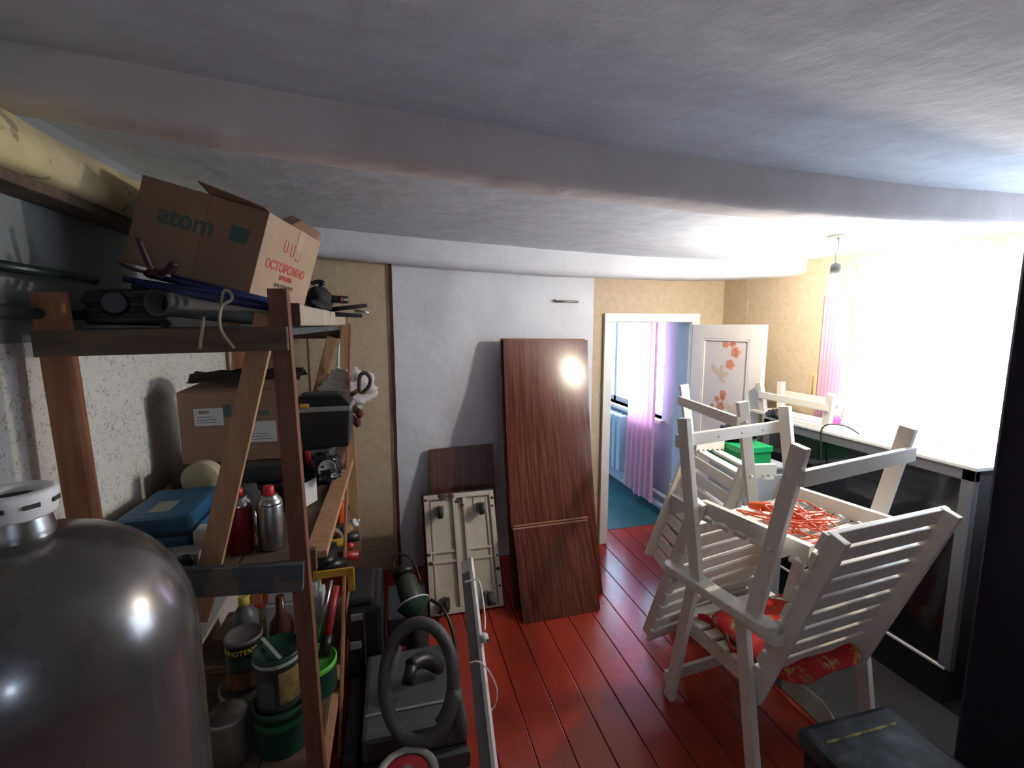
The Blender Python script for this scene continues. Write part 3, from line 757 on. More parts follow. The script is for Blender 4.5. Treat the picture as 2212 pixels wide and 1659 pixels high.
for cx_,cy_,top in ((.095,TH-.085,1),(TW-.095,TH-.085,1),(.095,.085,0),(TW-.095,.085,0)):
    c = tp('castor', M['cream'], (cx_-.04,cx_+.04,cy_-.045,cy_+.045,.0,.006), bev=.002)
    b = B().box(cx_-.022,cx_-.016,cy_-.045,cy_+.012,.006,.075,.001).box(cx_+.016,cx_+.022,cy_-.045,cy_+.012,.006,.075,.001).lathe([(.018,.006),(.018,.016),(.012,.02)],(cx_,cy_,0),(0,0,1),12)
    obj('fork', b.xf(TM), mat('dull_steel',(.20,.19,.18),.4,metal=.8), c)
    b = B().lathe([(.006,-.014),(.034,-.014),(.038,-.008),(.038,.008),(.034,.014),(.006,.014)],(cx_,cy_-.028,.066),(1,0,0),20)
    obj('wheel', b.xf(TM), M['rubber'], c)
b = B()
for cx_,cy_,r in ((.12,TH-.012,.030),(.17,TH-.016,.022),(.215,TH-.05,.016),(.24,TH-.08,.012),(.012,TH-.03,.010),(TW-.012,TH-.05,.012),(TW-.016,TH-.1,.010),(.012,.35,.012),(.02,.30,.014),(TW-.016,.22,.014),(TW-.012,.30,.008),(TW-.014,.12,.009),(.06,.02,.014),(TW-.06,.02,.012)):
    rim_ = .0225
    b.blob((cx_,cy_,rim_),(r,r*.7,.0012),cx_*30,.6,5,12,6)
obj('paint_chip', b.xf(TM), M['brown_rust'], tr_)
# hook on the white wall
hk = thing('wall_hook', 'small dark metal bracket fixed high on the white plaster', 'hook', (1.22,3.22,1.86))
p, q = at(1200,651,Y=3.215), at(1249,652,Y=3.215)
obj('bar', B().cyl(p,q,.008), M['tin'], hk); obj('tip', B().cyl(p,p+V((0,.02,.012)),.006), M['tin'], hk)

# ================================================================= SHELVING RACK (left)
RY0, RY1, RX0, RX1 = 1.50, 3.04, -.90, -.285
rk = thing('shelving_rack', 'home-made wooden plank shelving rack along the left wall', 'shelf', (-.6,2.25,0))
a_ = at(106,632,Y=RY0); c_ = at(181,1105,Y=RY0); d_ = a_+(c_-a_)*(a_.z/(a_.z-c_.z))
obj('post', B().beam(a_,V((d_.x,RY0,0)),.062,.045), M['wood'], rk)
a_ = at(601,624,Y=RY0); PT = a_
obj('post', B().beam(a_,V((-.288,RY0,0)),.052,.045), mat('shaded_pine_plank',(.20,.075,.040),.65,col2=(.14,.05,.028),scale=9,stretch=(6,6,.6)), rk)  # near post painted darker, since its front face lies in shade
obj('post', B().beam((-.272,RY1,0),(-.285,RY1,1.80),.055,.04), M['woodl'], rk)
obj('post', B().beam((-.885,RY1,0),(-.885,RY1,1.80),.055,.04), M['wood'], rk)
p, q = at(572,700,Y=RY0+.042), at(452,1235,Y=RY0+.042); e_ = (p-q).normalized()
obj('brace', B().beam(p+e_*.03,q-e_*.16,.062,.024), M['woodl'], rk)
p, q = at(718,728,Y=RY1+.0), at(692,828,Y=RY1+.0); e_ = (p-q).normalized()
obj('brace', B().beam(p,q-e_*.75,.06,.022), M['woodl'], rk)
p, q = at(76,743,Y=RY0-.036), at(622,731,Y=RY0-.036)
obj('cross_board', B().beam(p,q,.068,.026,(0,0,1)), M['wooddark'], rk)
p, q = at(330,1262,Y=RY0-.036), at(656,1244,Y=RY0-.036)
obj('cross_board', B().beam(p,q,.088,.026,(0,0,1)), M['woodblue'], rk)
obj('cross_board', B().box(-.88,-.27,RY0-.05,RY0-.024,.20,.262,.002), M['yellowwood'], rk)
obj('cross_board', B().box(-.92,-.25,RY1+.022,RY1+.046,1.66,1.73,.002), M['wooddark'], rk)
# right side rails
obj('side_rail', B().box(-.300,-.272,RY0+.03,2.99,1.745,1.808,.003), M['woodpale'], rk)
obj('end_grain', B().box(-.312,-.268,RY0+.024,RY0+.034,1.742,1.812,.002), M['wooddark'], rk)
obj('side_rail', B().box(-.303,-.232,RY0+.05,2.62,.985,1.010,.003), M['woodl'], rk)
obj('end_grain', B().box(-.328,-.262,RY0+.02,RY0+.048,.955,1.03,.003), M['wooddark'], rk)
obj('side_rail', B().box(-.915,-.885,RY0+.03,3.0,1.03,1.09,.002), M['wood'], rk)
obj('side_rail', B().box(-.30,-.27,RY0+.03,2.9,.165,.198,.002), M['woodl'], rk)
obj('brace', B().beam((-.245,2.97,1.735),(-.262,1.80,.0),.012,.062,(1,0,0)), M['wood'], rk)
# shelf boards
for nm,z,y0,y1,m in (('shelf_board',1.715,RY0+.03,3.02,'woodblue'),('shelf_board',.975,RY0+.03,3.02,'wooddark'),('shelf_board',.20,RY0+.0,2.6,'wooddark'),('shelf_board',.575,2.2,3.02,'wooddark')):
    for k in range(3):
        xa = -.895+k*.2
        obj(nm, B().box(xa,xa+.195,y0,y1,z,z+.022,.002), M[m], rk)

ZT, ZM, ZL, ZR = 1.738, .998, .223, .598
# ---- cardboard box tilted on the top shelf
bo_ = V((-.8075,1.7351,1.9444)); ER = Euler((-.0615,.286,-.2593)); BW,BD,BH = .4012,.3931,.2736
# move it onto its fitted attitude
R3 = (Matrix.Rotation(-.2593,3,'Z') @ Matrix.Rotation(.286,3,'Y') @ Matrix.Rotation(-.0615,3,'X'))
BM = Matrix.Translation(bo_) @ R3.to_4x4()
cbx = thing('cardboard_box', 'large brown cardboard box tilted on top of the rack, red warning print', 'box', tuple(bo_))
b = B().box(0,BW,0,BD,0,BH,.002)
for f in b.b.faces: f.material_index = 1 if f.calc_center_median().x > BW-.003 else 0
obj('body', b.xf(BM), [M['cardboard'], M['cardlight']], cbx)
b = B(); b.hexa([(.2,.02,BH),(BW,.002,BH),(BW,.006,BH+.003),(.2,.024,BH+.003),(.19,-.035,BH+.022),(BW-.01,-.012,BH+.006),(BW-.01,-.008,BH+.010),(.19,-.031,BH+.026)])
b.hexa([(BW-.01,.16,BH+.001),(BW,.36,BH+.001),(BW-.03,.37,BH+.002),(BW-.05,.15,BH+.002),(BW+.012,.18,BH+.030),(BW+.016,.34,BH+.028),(BW-.012,.345,BH+.034),(BW-.02,.17,BH+.036)])
obj('flap', b.xf(BM), M['cardboard'], cbx)
FT = BM @ frame(V((.205,-.0007,.175)), V((1,0,0)), V((0,0,1)), V((0,-1,0)))
obj('teal_lettering', text_mesh('atom', .085, FT @ Matrix.Translation((-.045,0,0)), bold=.002), M['tealink'], cbx)
obj('teal_square', B().box(.30,.355,-.0012,-.0004,.155,.205).xf(BM), M['tealink'], cbx)
ST = BM @ frame(V((BW+.0007,BD*.5,.11)), V((0,1,0)), V((0,0,1)), V((1,0,0)))
obj('red_lettering', text_mesh('ОСТОРОЖНО', .042, ST @ Matrix.Translation((-.01,.012,0)), bold=.0008), M['redink'], cbx)
obj('red_lettering', text_mesh('ХРУПКОЕ', .02, ST @ Matrix.Translation((.0,-.02,0)), bold=.001), M['redink'], cbx)
obj('black_lettering', text_mesh('ПРИ ПЕРЕНОСЕ\nНЕ БРОСАТЬ', .018, ST @ Matrix.Translation((.0,-.058,0))), M['ink'], cbx)
b = B()
for (x0,y0) in ((-.05,.09),(0,.085),(.045,.075)):
    b.box(x0-.012,x0-.009,y0-.02,y0+.02,0,.0008).box(x0+.009,x0+.012,y0-.02,y0+.02,0,.0008).box(x0-.012,x0+.012,y0-.021,y0-.018,0,.0008)
obj('handling_mark', b.xf(ST), M['redink'], cbx)
tpm = mat('glossy_packing_tape',(.30,.185,.12),.18)
obj('clear_tape', B().box(BW*.42,BW*.42+.048,-.0012,-.0002,.0,BH).xf(BM), tpm, cbx); obj('clear_tape', B().box(BW+.0002,BW+.0012,BD*.55,BD*.55+.045,BH-.10,BH).xf(BM), mat('glossy_packing_tape_light',(.42,.30,.21),.18), cbx)

# ---- things on the top shelf
pipe = thing('grey_pipe', 'short grey plastic pipe lying open-ended on the top shelf', 'pipe', (-.6,1.6,ZT))
p = at(338,653,Y=1.545); q = at(572,688,Y=2.02) 
b = B().lathe([(.034,0),(.040,0),(.040,.03),(.036,.04),(.030,(q-p).length)], p, q-p, 24, cap=False).lathe([(.034,0),(.031,.02),(.026,(q-p).length-.005)], p, q-p, 24, cap=False)
obj('tube', b, M['greytube'], pipe); obj('bore', B().cyl(p+(q-p)*.1,p+(q-p)*.12,.030), M['black'], pipe)
tri = thing('blue_tripod', 'bundle of folded blue metal tubes tied with rope above the pipe', 'tripod', (-.55,1.6,ZT+.1))
for k,(a0,a1,yy) in enumerate((((268,603),(590,655),1.56),((330,596),(592,660),1.60),((300,612),(588,668),1.53),((372,598),(585,650),1.64))):
    obj('leg', B().cyl(at(*a0,Y=yy),at(*a1,Y=yy-.02),.0085,n=10), M['blue'], tri)
h_ = at(335,592,Y=1.58)
obj('foot', B().tube([at(298,513,Y=1.56),at(315,555,Y=1.57),at(332,592,Y=1.58)],.008,8,smooth=3), mat('maroon_enamel',(.035,.012,.02),.5), tri)
obj('foot', B().tube([h_,at(360,585,Y=1.56),at(378,566,Y=1.55)],.010,8,smooth=3).tube([at(258,568,Y=1.6),at(290,582,Y=1.6),h_],.005,8,smooth=3), mat('maroon_enamel',(.035,.012,.02),.5), tri)
obj('hub', B().blob(h_,(.026,.02,.014),2,.3), mat('maroon_enamel',(.035,.012,.02),.5), tri)
rp_ = thing('rope', 'pale rope looped round the blue tubes with two ends hanging', 'rope', (-.4,1.5,ZT))
yy = 1.435
obj('knot', B().tube([at(478,655,Y=1.5),at(484,628,Y=1.5),at(498,632,Y=1.5),at(500,648,Y=1.48),at(480,660,Y=1.46),at(474,690,Y=yy),at(480,718,Y=yy),at(506,752,Y=yy)],.0042,8,smooth=6), M['rope'], rp_)
obj('loose_end', B().tube([at(440,686,Y=1.48),at(438,705,Y=yy),at(434,735,Y=yy),at(432,753,Y=yy)],.0042,8,smooth=6), M['rope'], rp_)
coil = thing('hose_coil', 'dark coil of hose at the left of the top shelf', 'hose', (-.8,1.62,ZT))
pts = []
for k in range(64):
    a = k/10*2*PI; pts.append(V((-.77+math.cos(a)*(.088+.008*math.sin(k)), 1.66+math.sin(a)*(.10+.004*math.cos(k*2)), ZT+.012+.0135*(k/10)+.018*(1+math.sin(a))*(k/64))))
obj('loops', B().tube(pts,.011,8,smooth=3), mat('dark_olive_hose',(.045,.042,.035),.55), coil)
obj('end_cap', B().lathe([(.026,0),(.034,.0),(.036,.006),(.036,.03),(.028,.04)],at(238,657,Y=1.55)+V((0,.03,0)),(.35,-1,.1),18), M['black'], coil)
tag(obj('black_rod', B().cyl(at(-80,560,Y=1.32),at(205,606,Y=1.66),.0135), mat('dark_bottle_green',(.008,.022,.018),.4)), 'dark green rod jutting from the left edge above the rack', 'rod')
rd = B().cyl(at(-80,667,Y=1.30),at(58,676,Y=1.45),.019).cyl(at(58,676,Y=1.45),at(190,682,Y=1.60),.013)
tag(obj('thick_rod', rd, M['blackmat']), 'thick black rod jutting from the left edge of the top shelf', 'rod')
# right end of the top shelf
tool = thing('black_fishing_bag', 'black bundle with red-ringed rod handle at the right end of the top shelf', 'bundle', (-.3,2.4,ZT))
b = B().blob(at(690,652,Y=2.35)+V((0,0,.01)),(.055,.14,.055),4,.3,5); 
obj('pouch', b, M['blackmat'], tool)
p, q = at(690,645,Y=2.35), at(752,648,Y=2.35)
obj('handle', B().cyl(p,q,.020,.017), M['black'], tool)
e_ = (q-p); obj('red_ring', B().cyl(p+e_*.72,p+e_*.78,.0195), M['redtube'], tool)
obj('strap_loop', B().tube([at(672,612,Y=2.3),at(690,608,Y=2.3),at(698,612,Y=2.3),at(690,618,Y=2.3)],.009,8,smooth=5), M['black'], tool)
for k,(a0,a1,yy,lab) in enumerate((((735,672),(792,660),2.5,'upper black rod end crossing above the top rail'),((728,676),(782,682),2.45,'lower black rod end crossing above the top rail'))):
    tag(obj('rod_end', B().cyl(at(*a0,Y=yy)-V((.12,-.05,0)),at(*a1,Y=yy),.013,.010), M['blackmat']), lab, 'rod')
tag(obj('metal_point', B().cyl(at(765,671,Y=2.55),at(797,675,Y=2.55),.008,.004), M['steel']), 'shiny metal point between the two black rod ends', 'rod')
tag(obj('white_rod', B().cyl(at(732,740,Y=2.98),at(730,790,Y=2.98),.008).cyl(at(730,790,Y=2.98),at(728,805,Y=2.98),.013), M['white_pl']), 'thin white rod hanging under the top shelf at the rear', 'rod')

# ---- middle shelf
def case(name, label, x0,x1,y0,y1,z0,z1, m, bev=.012, cat='case'):
    t = thing(name, label, cat, ((x0+x1)/2,(y0+y1)/2,z0)); zm = z0+(z1-z0)*.55
    obj('bottom_shell', B().box(x0,x1,y0,y1,z0,zm-.002,bev), m, t); obj('lid_shell', B().box(x0,x1,y0,y1,zm+.002,z1,bev), m, t)
    obj('hinge_seam', B().box(x0+.006,x1-.006,y0+.006,y1-.006,zm-.006,zm+.006), M['black'], t)
    return t
dc = case('tool_case', 'flat dark power tool case under the cardboard box with labels', -.86,-.43,2.02,2.5,ZM,1.185,mat('dark_case',(.03,.03,.028),.5,spot=(.12,.015,.015),spot_amt=.72,spot_scale=12))
obj('handle', B().tube([(-.72,2.02,1.10),(-.72,1.985,1.10),(-.58,1.985,1.10),(-.58,2.02,1.10)],.009,8), M['black'], dc)
c2 = case('tool_case', 'dark tool case beneath the black toolbox', -.425,-.31,2.29,2.57,ZM,1.155,M['dkgrey'])
obj('grip_slot', B().box(-.42,-.34,2.282,2.296,1.11,1.125,.003), M['black'], c2)
b2 = thing('labelled_carton', 'brown cardboard carton with two white labels on the middle shelf', 'box', (-.62,2.3,1.186))
bx0,bx1,by0,by1,bz0,bz1 = -.835,-.455,2.08,2.29,1.187,1.478
obj('body', B().box(bx0,bx1,by0,by1,bz0,bz1,.003), M['cardboard'], b2)
def lab_at(px0,px1,py0,py1):
    p0 = at(px0,py1,Y=by0); p1 = at(px1,py0,Y=by0)
    o = obj('paper_label', B().box(p0.x,p1.x,by0-.0012,by0+.001,p0.z,p1.z), M['paper'], b2)
    b = B()
    for k in range(6):
        xx = p0.x+.02+k*.006; b.box(xx,xx+.003,by0-.0016,by0-.0008,p1.z-.022,p1.z-.008)
    for k in range(3): b.box(p0.x+.01,p1.x-.015-.01*k,by0-.0016,by0-.0008,p0.z+.012+k*.011,p0.z+.014+k*.011)
    obj('print', b, M['ink'], o)
lab_at(421,481,881,921); lab_at(500,596,908,958)
tq = at(482,890,Y=by0)
obj('teal_print', B().box(tq.x,tq.x+.03,by0-.001,by0+.001,tq.z-.02,tq.z+.03).box(tq.x+.13,tq.x+.17,by0-.001,by0+.001,tq.z-.02,tq.z+.0), M['tealink'], b2)
obj('flap', B().hexa([(bx0,by0,bz1),(bx1,by0,bz1),(bx1,by0+.01,bz1+.002),(bx0,by0+.01,bz1+.002),(bx0+.07,by0+.14,bz1+.035),(bx1-.02,by0+.16,bz1+.02),(bx1-.02,by0+.16,bz1+.024),(bx0+.07,by0+.14,bz1+.039)]), M['cardboard'], b2)
b = B().sheet(lambda u,v: V((bx0+.03+u*.42, by0+.02+v*.20, bz1+.040+.022*mn.noise(V((u*5,v*7,2)))+.03*math.sin(PI*v))), 24, 18, .003)
tag(obj('plastic_sheet', b, M['filmb']), 'crumpled dark plastic sheet on top of the labelled carton', 'sheet')
tbx = thing('toolbox', 'black plastic toolbox with grey lid edge on the middle shelf', 'toolbox', (-.35,2.48,1.157))
def taper(x0,x1,y0,y1,z0,z1,k): return [V((x0+k,y0+k,z0)),V((x1-k,y0+k,z0)),V((x1-k,y1-k,z0)),V((x0+k,y1-k,z0)),V((x0,y0,z1)),V((x1,y0,z1)),V((x1,y1,z1)),V((x0,y1,z1))]
obj('tub', B().hexa(taper(-.480,-.212,2.31,2.55,1.157,1.335,.012),.01), M['black'], tbx)
obj('lid_edge', B().box(-.487,-.205,2.303,2.557,1.336,1.362,.006), M['grey'], tbx)
obj('lid', B().hexa([V((-.485,2.305,1.362)),V((-.207,2.305,1.362)),V((-.207,2.555,1.362)),V((-.485,2.555,1.362)),V((-.45,2.35,1.405)),V((-.245,2.35,1.405)),V((-.245,2.51,1.405)),V((-.45,2.51,1.405))],.008), M['black'], tbx)
obj('handle', B().box(-.43,-.265,2.41,2.44,1.402,1.418,.005), M['dkgrey'], tbx)
obj('latch', B().box(-.43,-.39,2.298,2.312,1.362,1.38,.003), M['yellow'], tbx)
# white bag with saw handle
bg_ = thing('carrier_bag', 'crumpled white carrier bag with pink print behind the toolbox', 'bag', (-.27,2.78,1.28))
b = B().blob((-.262,2.87,1.375),(.135,.10,.10),7,.5,6,34,22); obj('film', b, M['bagw'], bg_)
obj('pink_print', B().blob(at(757,868,Y=2.66),(.022,.006,.03),3,.4), mat('pink_print',(.65,.12,.2),.5), bg_)
sw = thing('hand_saw', 'dark saw handle poking out of the white carrier bag', 'saw', (-.17,2.72,1.36))
hp = [at(778,812,Y=2.7),at(790,806,Y=2.7),at(800,818,Y=2.7),at(796,836,Y=2.7),at(782,848,Y=2.7),at(776,838,Y=2.7)]
obj('handle', B().tube(hp,.011,8,closed=True,smooth=4), mat('olive_brown_plastic',(.05,.04,.03),.5), sw)
obj('blade', B().beam(at(778,840,Y=2.71),at(735,868,Y=2.76),.004,.05), M['steel'], sw)
gl = thing('work_gloves', 'dark work gloves with red trim hanging beside the toolbox', 'gloves', (-.2,2.65,1.2))
for k,(px_,py_) in enumerate(((764,882),(776,893),(760,906),(772,912))):
    obj('finger', B().blob(at(px_,py_,Y=2.68),(.020,.02,.026),k+1,.3), M['blackmat'] if k%2==0 else mat('dark_red_cloth',(.10,.015,.015),.8), gl)
# gas canisters
def canister(label, x, y, m, grp='gas canisters on the middle shelf'):
    t = thing('gas_canister', label, 'canister', (x,y,ZM), grp)
    obj('body', B().lathe([(.036,0),(.040,.003),(.041,.008),(.041,.150),(.039,.156)],(x,y,ZM),n=28), m, t)
    obj('shoulder', B().lathe([(.0395,.156),(.040,.160),(.034,.172),(.026,.180),(.026,.186),(.020,.188)],(x,y,ZM),n=28), M['steel'], t)
    obj('cap', B().lathe([(.017,.187),(.0175,.19),(.0165,.212),(.014,.216)],(x,y,ZM),n=20), M['redp'], t)
    return t
canister('bare steel gas canister with red cap on the middle shelf', -.418,1.645,M['steel'])
canister('dark red and steel gas canister half behind the diagonal plank', -.512,1.648,mat('dark_red_can',(.16,.012,.012),.35,metal=.4))
tag(obj('silver_tube', B().lathe([(.009,0),(.010,.004),(.010,.06),(.006,.066),(.006,.08)],at(553,1150,Y=1.72)), M['steel']), 'small silver tube between the two gas canisters', 'tube')
bc = case('blue_case', 'blue plastic case behind the tank on the middle shelf', -.872,-.66,1.64,1.95,ZM,1.135,M['bluep'],.018)
obj('pale_sticker', B().box(-.80,-.74,1.70,1.80,1.1345,1.1365), M['grey'], bc)
tag(obj('white_carton', B().box(-.655,-.575,1.655,1.72,ZM+.0,ZM+.075,.002), M['white_pl']), 'small white carton beside the blue case', 'box')
lv = thing('grey_gauge', 'grey flat device with black round knob at the shelf front', 'gauge', (-.67,1.57,ZM))
obj('body', B().box(-.76,-.605,1.56,1.63,ZM,ZM+.045,.006), M['grey'], lv)
obj('knob', B().lathe([(.022,0),(.022,.012),(.012,.014),(.012,.018)],(-.64,1.56,ZM+.024),(0,-1,.1),20), M['black'], lv)
rl = thing('beige_roll', 'beige paper roll standing behind the blue case', 'roll', (-.75,2.0,1.08))
rc = at(431,1038,Y=1.94); obj('roll', B().lathe([(.018,0),(.066,0),(.068,.004),(.068,.05),(.066,.054),(.018,.054)],rc,(.1,1,0),28), mat('beige_paper',(.42,.36,.24),.8), rl)
tag(obj('black_pouch', B().blob((-.575,1.90,1.06+ZM-.99),(.06,.06,.07),9,.35,6,flat=ZM+.001), M['blackmat']), 'soft black pouch between beige roll and white carton', 'bag')
kb = thing('knotted_bag', 'knotted shiny black plastic bag below the toolbox', 'bag', (-.29,2.2,1.03))
obj('film', B().blob((-.325,2.18,1.10),(.070,.10,.058),11,.5,5,36,22), M['film'], kb)
obj('knot', B().blob(at(712,1025,Y=2.02),(.032,.03,.02),12,.6,4), M['film'], kb)
obj('tin_end', B().lathe([(.036,0),(.038,.004),(.034,.006),(.030,.002),(.0,.004)],at(706,1013,Y=2.08),(.25,-1,.35),20), M['grey'], kb)
rsb = at(666,998,Y=2.2); tag(obj('red_scraper', B().beam(rsb+V((0,0,-.045)),rsb+V((.0,0,.05)),.022,.012,(1,0,0),.006), M['redp']), 'red plastic handle standing in front of the dark case', 'handle')
tag(obj('twine', B().tube([at(734,968,Y=2.55),at(745,962,Y=2.55),at(748,985,Y=2.5),at(740,1020,Y=2.45),at(737,1000,Y=2.5),at(732,985,Y=2.5)],.003,6,smooth=6), mat('yellow_twine',(.55,.40,.15),.9)), 'loop of yellow twine over the end of the shelf rail', 'twine')
tag(obj('white_sheet', B().sheet(lambda u,v: V((-.385+u*.05,1.95+u*.1,ZM+.004+v*.10+.0*u)),4,4,.003), M['paper']), 'white paper sheet standing behind the near post', 'paper')
# ---- rear lower shelf
bt2 = thing('glue_bottle', 'white bottle with red and orange label on the rear lower shelf', 'bottle', (-.33,2.76,ZR))
obj('body', B().lathe([(.034,0),(.036,.01),(.036,.12),(.033,.13)],(-.330,2.76,ZR)), M['orange'], bt2)
obj('neck', B().lathe([(.034,.13),(.034,.18),(.02,.205),(.012,.21),(.012,.235)],(-.330,2.76,ZR)), M['white_pl'], bt2)
obj('band', B().lathe([(.0365,.128),(.0365,.142)],(-.330,2.76,ZR),cap=False), M['redp'], bt2)
tr2 = thing('tape_roll', 'roll of brown tape on edge on the rear lower shelf', 'tape', (-.36,2.5,ZR))
obj('tape', B().lathe([(.034,0),(.058,0),(.058,.045),(.034,.045),(.034,0)],(-.345,2.42,ZR+.0595),(.35,-1,.15),24,cap=False), M['tape'], tr2)
obj('core', B().lathe([(.030,.002),(.034,.002),(.034,.043),(.030,.043),(.030,.002)],(-.345,2.42,ZR+.0595),(.35,-1,.15),24,cap=False), M['cardboard'], tr2)
sx = thing('sealant_tube', 'sealant tube with coloured print at the right of the rear shelf', 'tube', (-.26,2.6,.67))
p,q = at(738,1150,Y=2.55), at(770,1127,Y=2.55); e_ = q-p
obj('barrel', B().cyl(p-e_*1.5,p+e_*.75,.024), M['yellowwood'], sx); obj('white_end', B().cyl(p+e_*.72,p+e_*1.0,.023).cyl(p+e_,p+e_*1.2,.006), M['white_pl'], sx)
obj('blue_mark', B().cyl(p+e_*.05,p+e_*.3,.0245), M['bluep'], sx)
tag(obj('black_cylinder', B().cyl(at(722,1170,Y=2.42),at(775,1157,Y=2.42),.026), M['black']), 'black cylinder below the sealant tube', 'tube')
tag(obj('yellow_level', B().beam(at(672,1178,Y=2.3),at(742,1170,Y=2.36),.020,.05,(0,0,1),.002), M['yellow']), 'upper yellow spirit level below the shelf rail', 'level')
pr = thing('red_pipe', 'red tube with hollow end poking out past the rear post', 'tube', (-.25,2.3,.5))
p,q = at(716,1202,Y=2.25), at(775,1199,Y=2.25); obj('tube', B().cyl(p,q,.020), M['redtube'], pr); obj('bore', B().cyl(q-(q-p)*.02,q+(q-p)*.005,.013), M['black'], pr)
obj('red_knob', B().lathe([(.0,0),(.016,.004),(.018,.015),(.0,.03)],at(757,1183,Y=2.3),(0,0,1)), M['redp'], pr)
tag(obj('angle_grinder', B().blob(at(706,1195,Y=2.2),(.05,.10,.03),14,.3,6).cyl(at(690,1225,Y=2.15),at(745,1216,Y=2.2),.028), M['black']), 'dark blue black power tool lying below the shelf rail', 'tool')
yf = thing('bow_saw', 'yellow metal bow saw frame under the rear shelf', 'saw', (-.3,2.2,.3))
p,q,r_ = at(676,1244,Y=2.1), at(764,1232,Y=2.1), at(766,1275,Y=2.1)
obj('frame', B().beam(p,q,.035,.012,(0,0,1),.003).beam(q+V((-.012,0,.01)),r_+V((-.012,0,0)),.03,.012,(1,0,0),.003), M['yellow'], yf)
# ---- bottom shelf: tins
def tin(label, x, y, z, r, h, bm, lm, lidh=.012, ribs=True):
    t = thing('paint_tin', label, 'tin', (x,y,z), 'paint tins on the bottom shelf')
    obj('body', B().lathe([(r*.97,0),(r,.004),(r,.010),(r*.985,.014),(r*.985,h-.014),(r,h-.010),(r,h)],(x,y,z),n=32), bm, t)
    obj('lid', B().lathe([(r*1.02,h-.004),(r*1.03,h),(r*1.03,h+lidh*.6),(r*.97,h+lidh),(r*.93,h+lidh*.4),(0,h+lidh*.4)],(x,y,z),n=32), lm, t)
    return t
t5 = tin('wide dark tin under the black tin with yellow lettering', -.588,1.845,ZL,.098,.135,M['tin'],M['tin'])
t1 = tin('black tin with yellow lettering and grey lid on the wide tin', -.588,1.835,.372,.064,.195,M['black'],mat('dull_tin_lid',(.16,.15,.15),.45,metal=.4))
dvec = V((.588,-1.835,0)).normalized(); rvec = V((-dvec.y,dvec.x,0))
obj('yellow_lettering', text_mesh('ПИНОТЕКС', .025, frame(V((-.588,1.835,.372+.165)), rvec, V((0,0,1)), dvec) @ Matrix.Rotation(-.40,4,'Y'), bold=.0006, wrap=.064), M['yellowink'], t1)
obj('wood_picture', B().lathe([(.0646,.02),(.0646,.085)],(-.588,1.835,.372),n=32,cap=False), mat('orange_wood_print',(.16,.06,.02),.5,col2=(.06,.02,.01),scale=20,stretch=(1,1,.2)), t1)
obj('green_band', B().lathe([(.0646,.10),(.0646,.138)],(-.588,1.835,.372),n=32,cap=False), M['dgreen'], t1)
tc_ = thing('yellow_cap_bottle', 'dark bottle with yellow screw cap behind the black tin', 'bottle', (-.62,1.98,ZL))
obj('body', B().lathe([(.045,0),(.048,.01),(.048,.34),(.02,.385)],(-.625,1.985,ZL)), M['dkgrey'], tc_); obj('cap', B().lathe([(.021,.385),(.021,.42),(.018,.424)],(-.625,1.985,ZL)), M['ycap'], tc_)
t3 = tin('large green bucket-like tin at the bottom of the pile', -.435,1.70,ZL,.096,.155,M['dgreen'],M['dgreen'],.02)
obj('green_band', B().lathe([(.0975,.11),(.0975,.135)],(-.435,1.70,ZL),n=32,cap=False), mat('mid_green_band',(.02,.13,.05),.4), t3)
t2 = tin('green lidded tin with white stripe standing on the green bucket', -.440,1.705,ZL+.166,.080,.185,mat('dark_label',(.03,.03,.035),.4),M['dgreen'],.016)
obj('white_stripe', B().lathe([(.0832,.170),(.0832,.184)],(-.440,1.705,ZL+.166),n=32,cap=False).beam((-.505,1.765,ZL+.166+.2035),(-.415,1.633,ZL+.166+.2035),.012,.002,(1,.6,0),0), mat('grey_white_stripe',(.36,.38,.37),.5), t2)
obj('yellow_label', B().grid(lambda u,v: V((-.440+math.sin(.2+u*.9)*.0812,1.705-math.cos(.2+u*.9)*.0812,ZL+.166+.03+v*.12)),10,1), mat('yellow_wood_label',(.26,.19,.06),.5,col2=(.12,.08,.03),scale=25), t2)
obj('dark_text_block', B().grid(lambda u,v: V((-.440+math.sin(-.75+u*.75)*.0812,1.705-math.cos(-.75+u*.75)*.0812,ZL+.166+.02+v*.10)),10,1), M['dkgrey'], t2)
tin('small bare metal tin open at front of the bottom shelf', -.605,1.665,ZL,.064,.165,M['tin'],M['tin'])
t6 = tin('tin with bright lime green lid behind the near post', -.375,1.93,ZL,.100,.115,M['dgreen'],M['lime_g'],.02)
wbx = thing('white_sack', 'white stacked cartons at the back of the bottom shelf', 'box', (-.5,2.22,ZL))
obj('lower_carton', B().box(-.60,-.36,2.16,2.3,ZL,ZL+.26,.01), M['carton'], wbx); obj('upper_carton', B().box(-.585,-.375,2.165,2.29,ZL+.262,ZL+.335,.008), M['white_pl'], wbx)
gbt = thing('brown_bottle', 'brown glass bottle in front of the white cartons', 'bottle', (-.47,2.05,ZL))
obj('glass', B().lathe([(.036,0),(.042,.006),(.044,.05),(.050,.20),(.046,.24),(.020,.285),(.017,.36)],(at(607,1330,Y=2.06).x,2.06,ZL),n=24), M['brownglass'], gbt)
bcut = thing('bolt_cutter', 'red handled tool leaning inside the rack near the post', 'tool', (-.33,2.0,ZL))
p,q = at(706,1380,Y=1.98), at(726,1265,Y=2.08)
obj('red_handle', B().cyl(p,q,.017), M['redtube'], bcut); obj('grip', B().cyl(p-(q-p)*.3,p+(q-p)*.08,.024), M['black'], bcut); obj('steel_arm', B().cyl(p+V((-.03,0,.02)),q+V((-.02,0,.03)),.011), M['steel'], bcut)

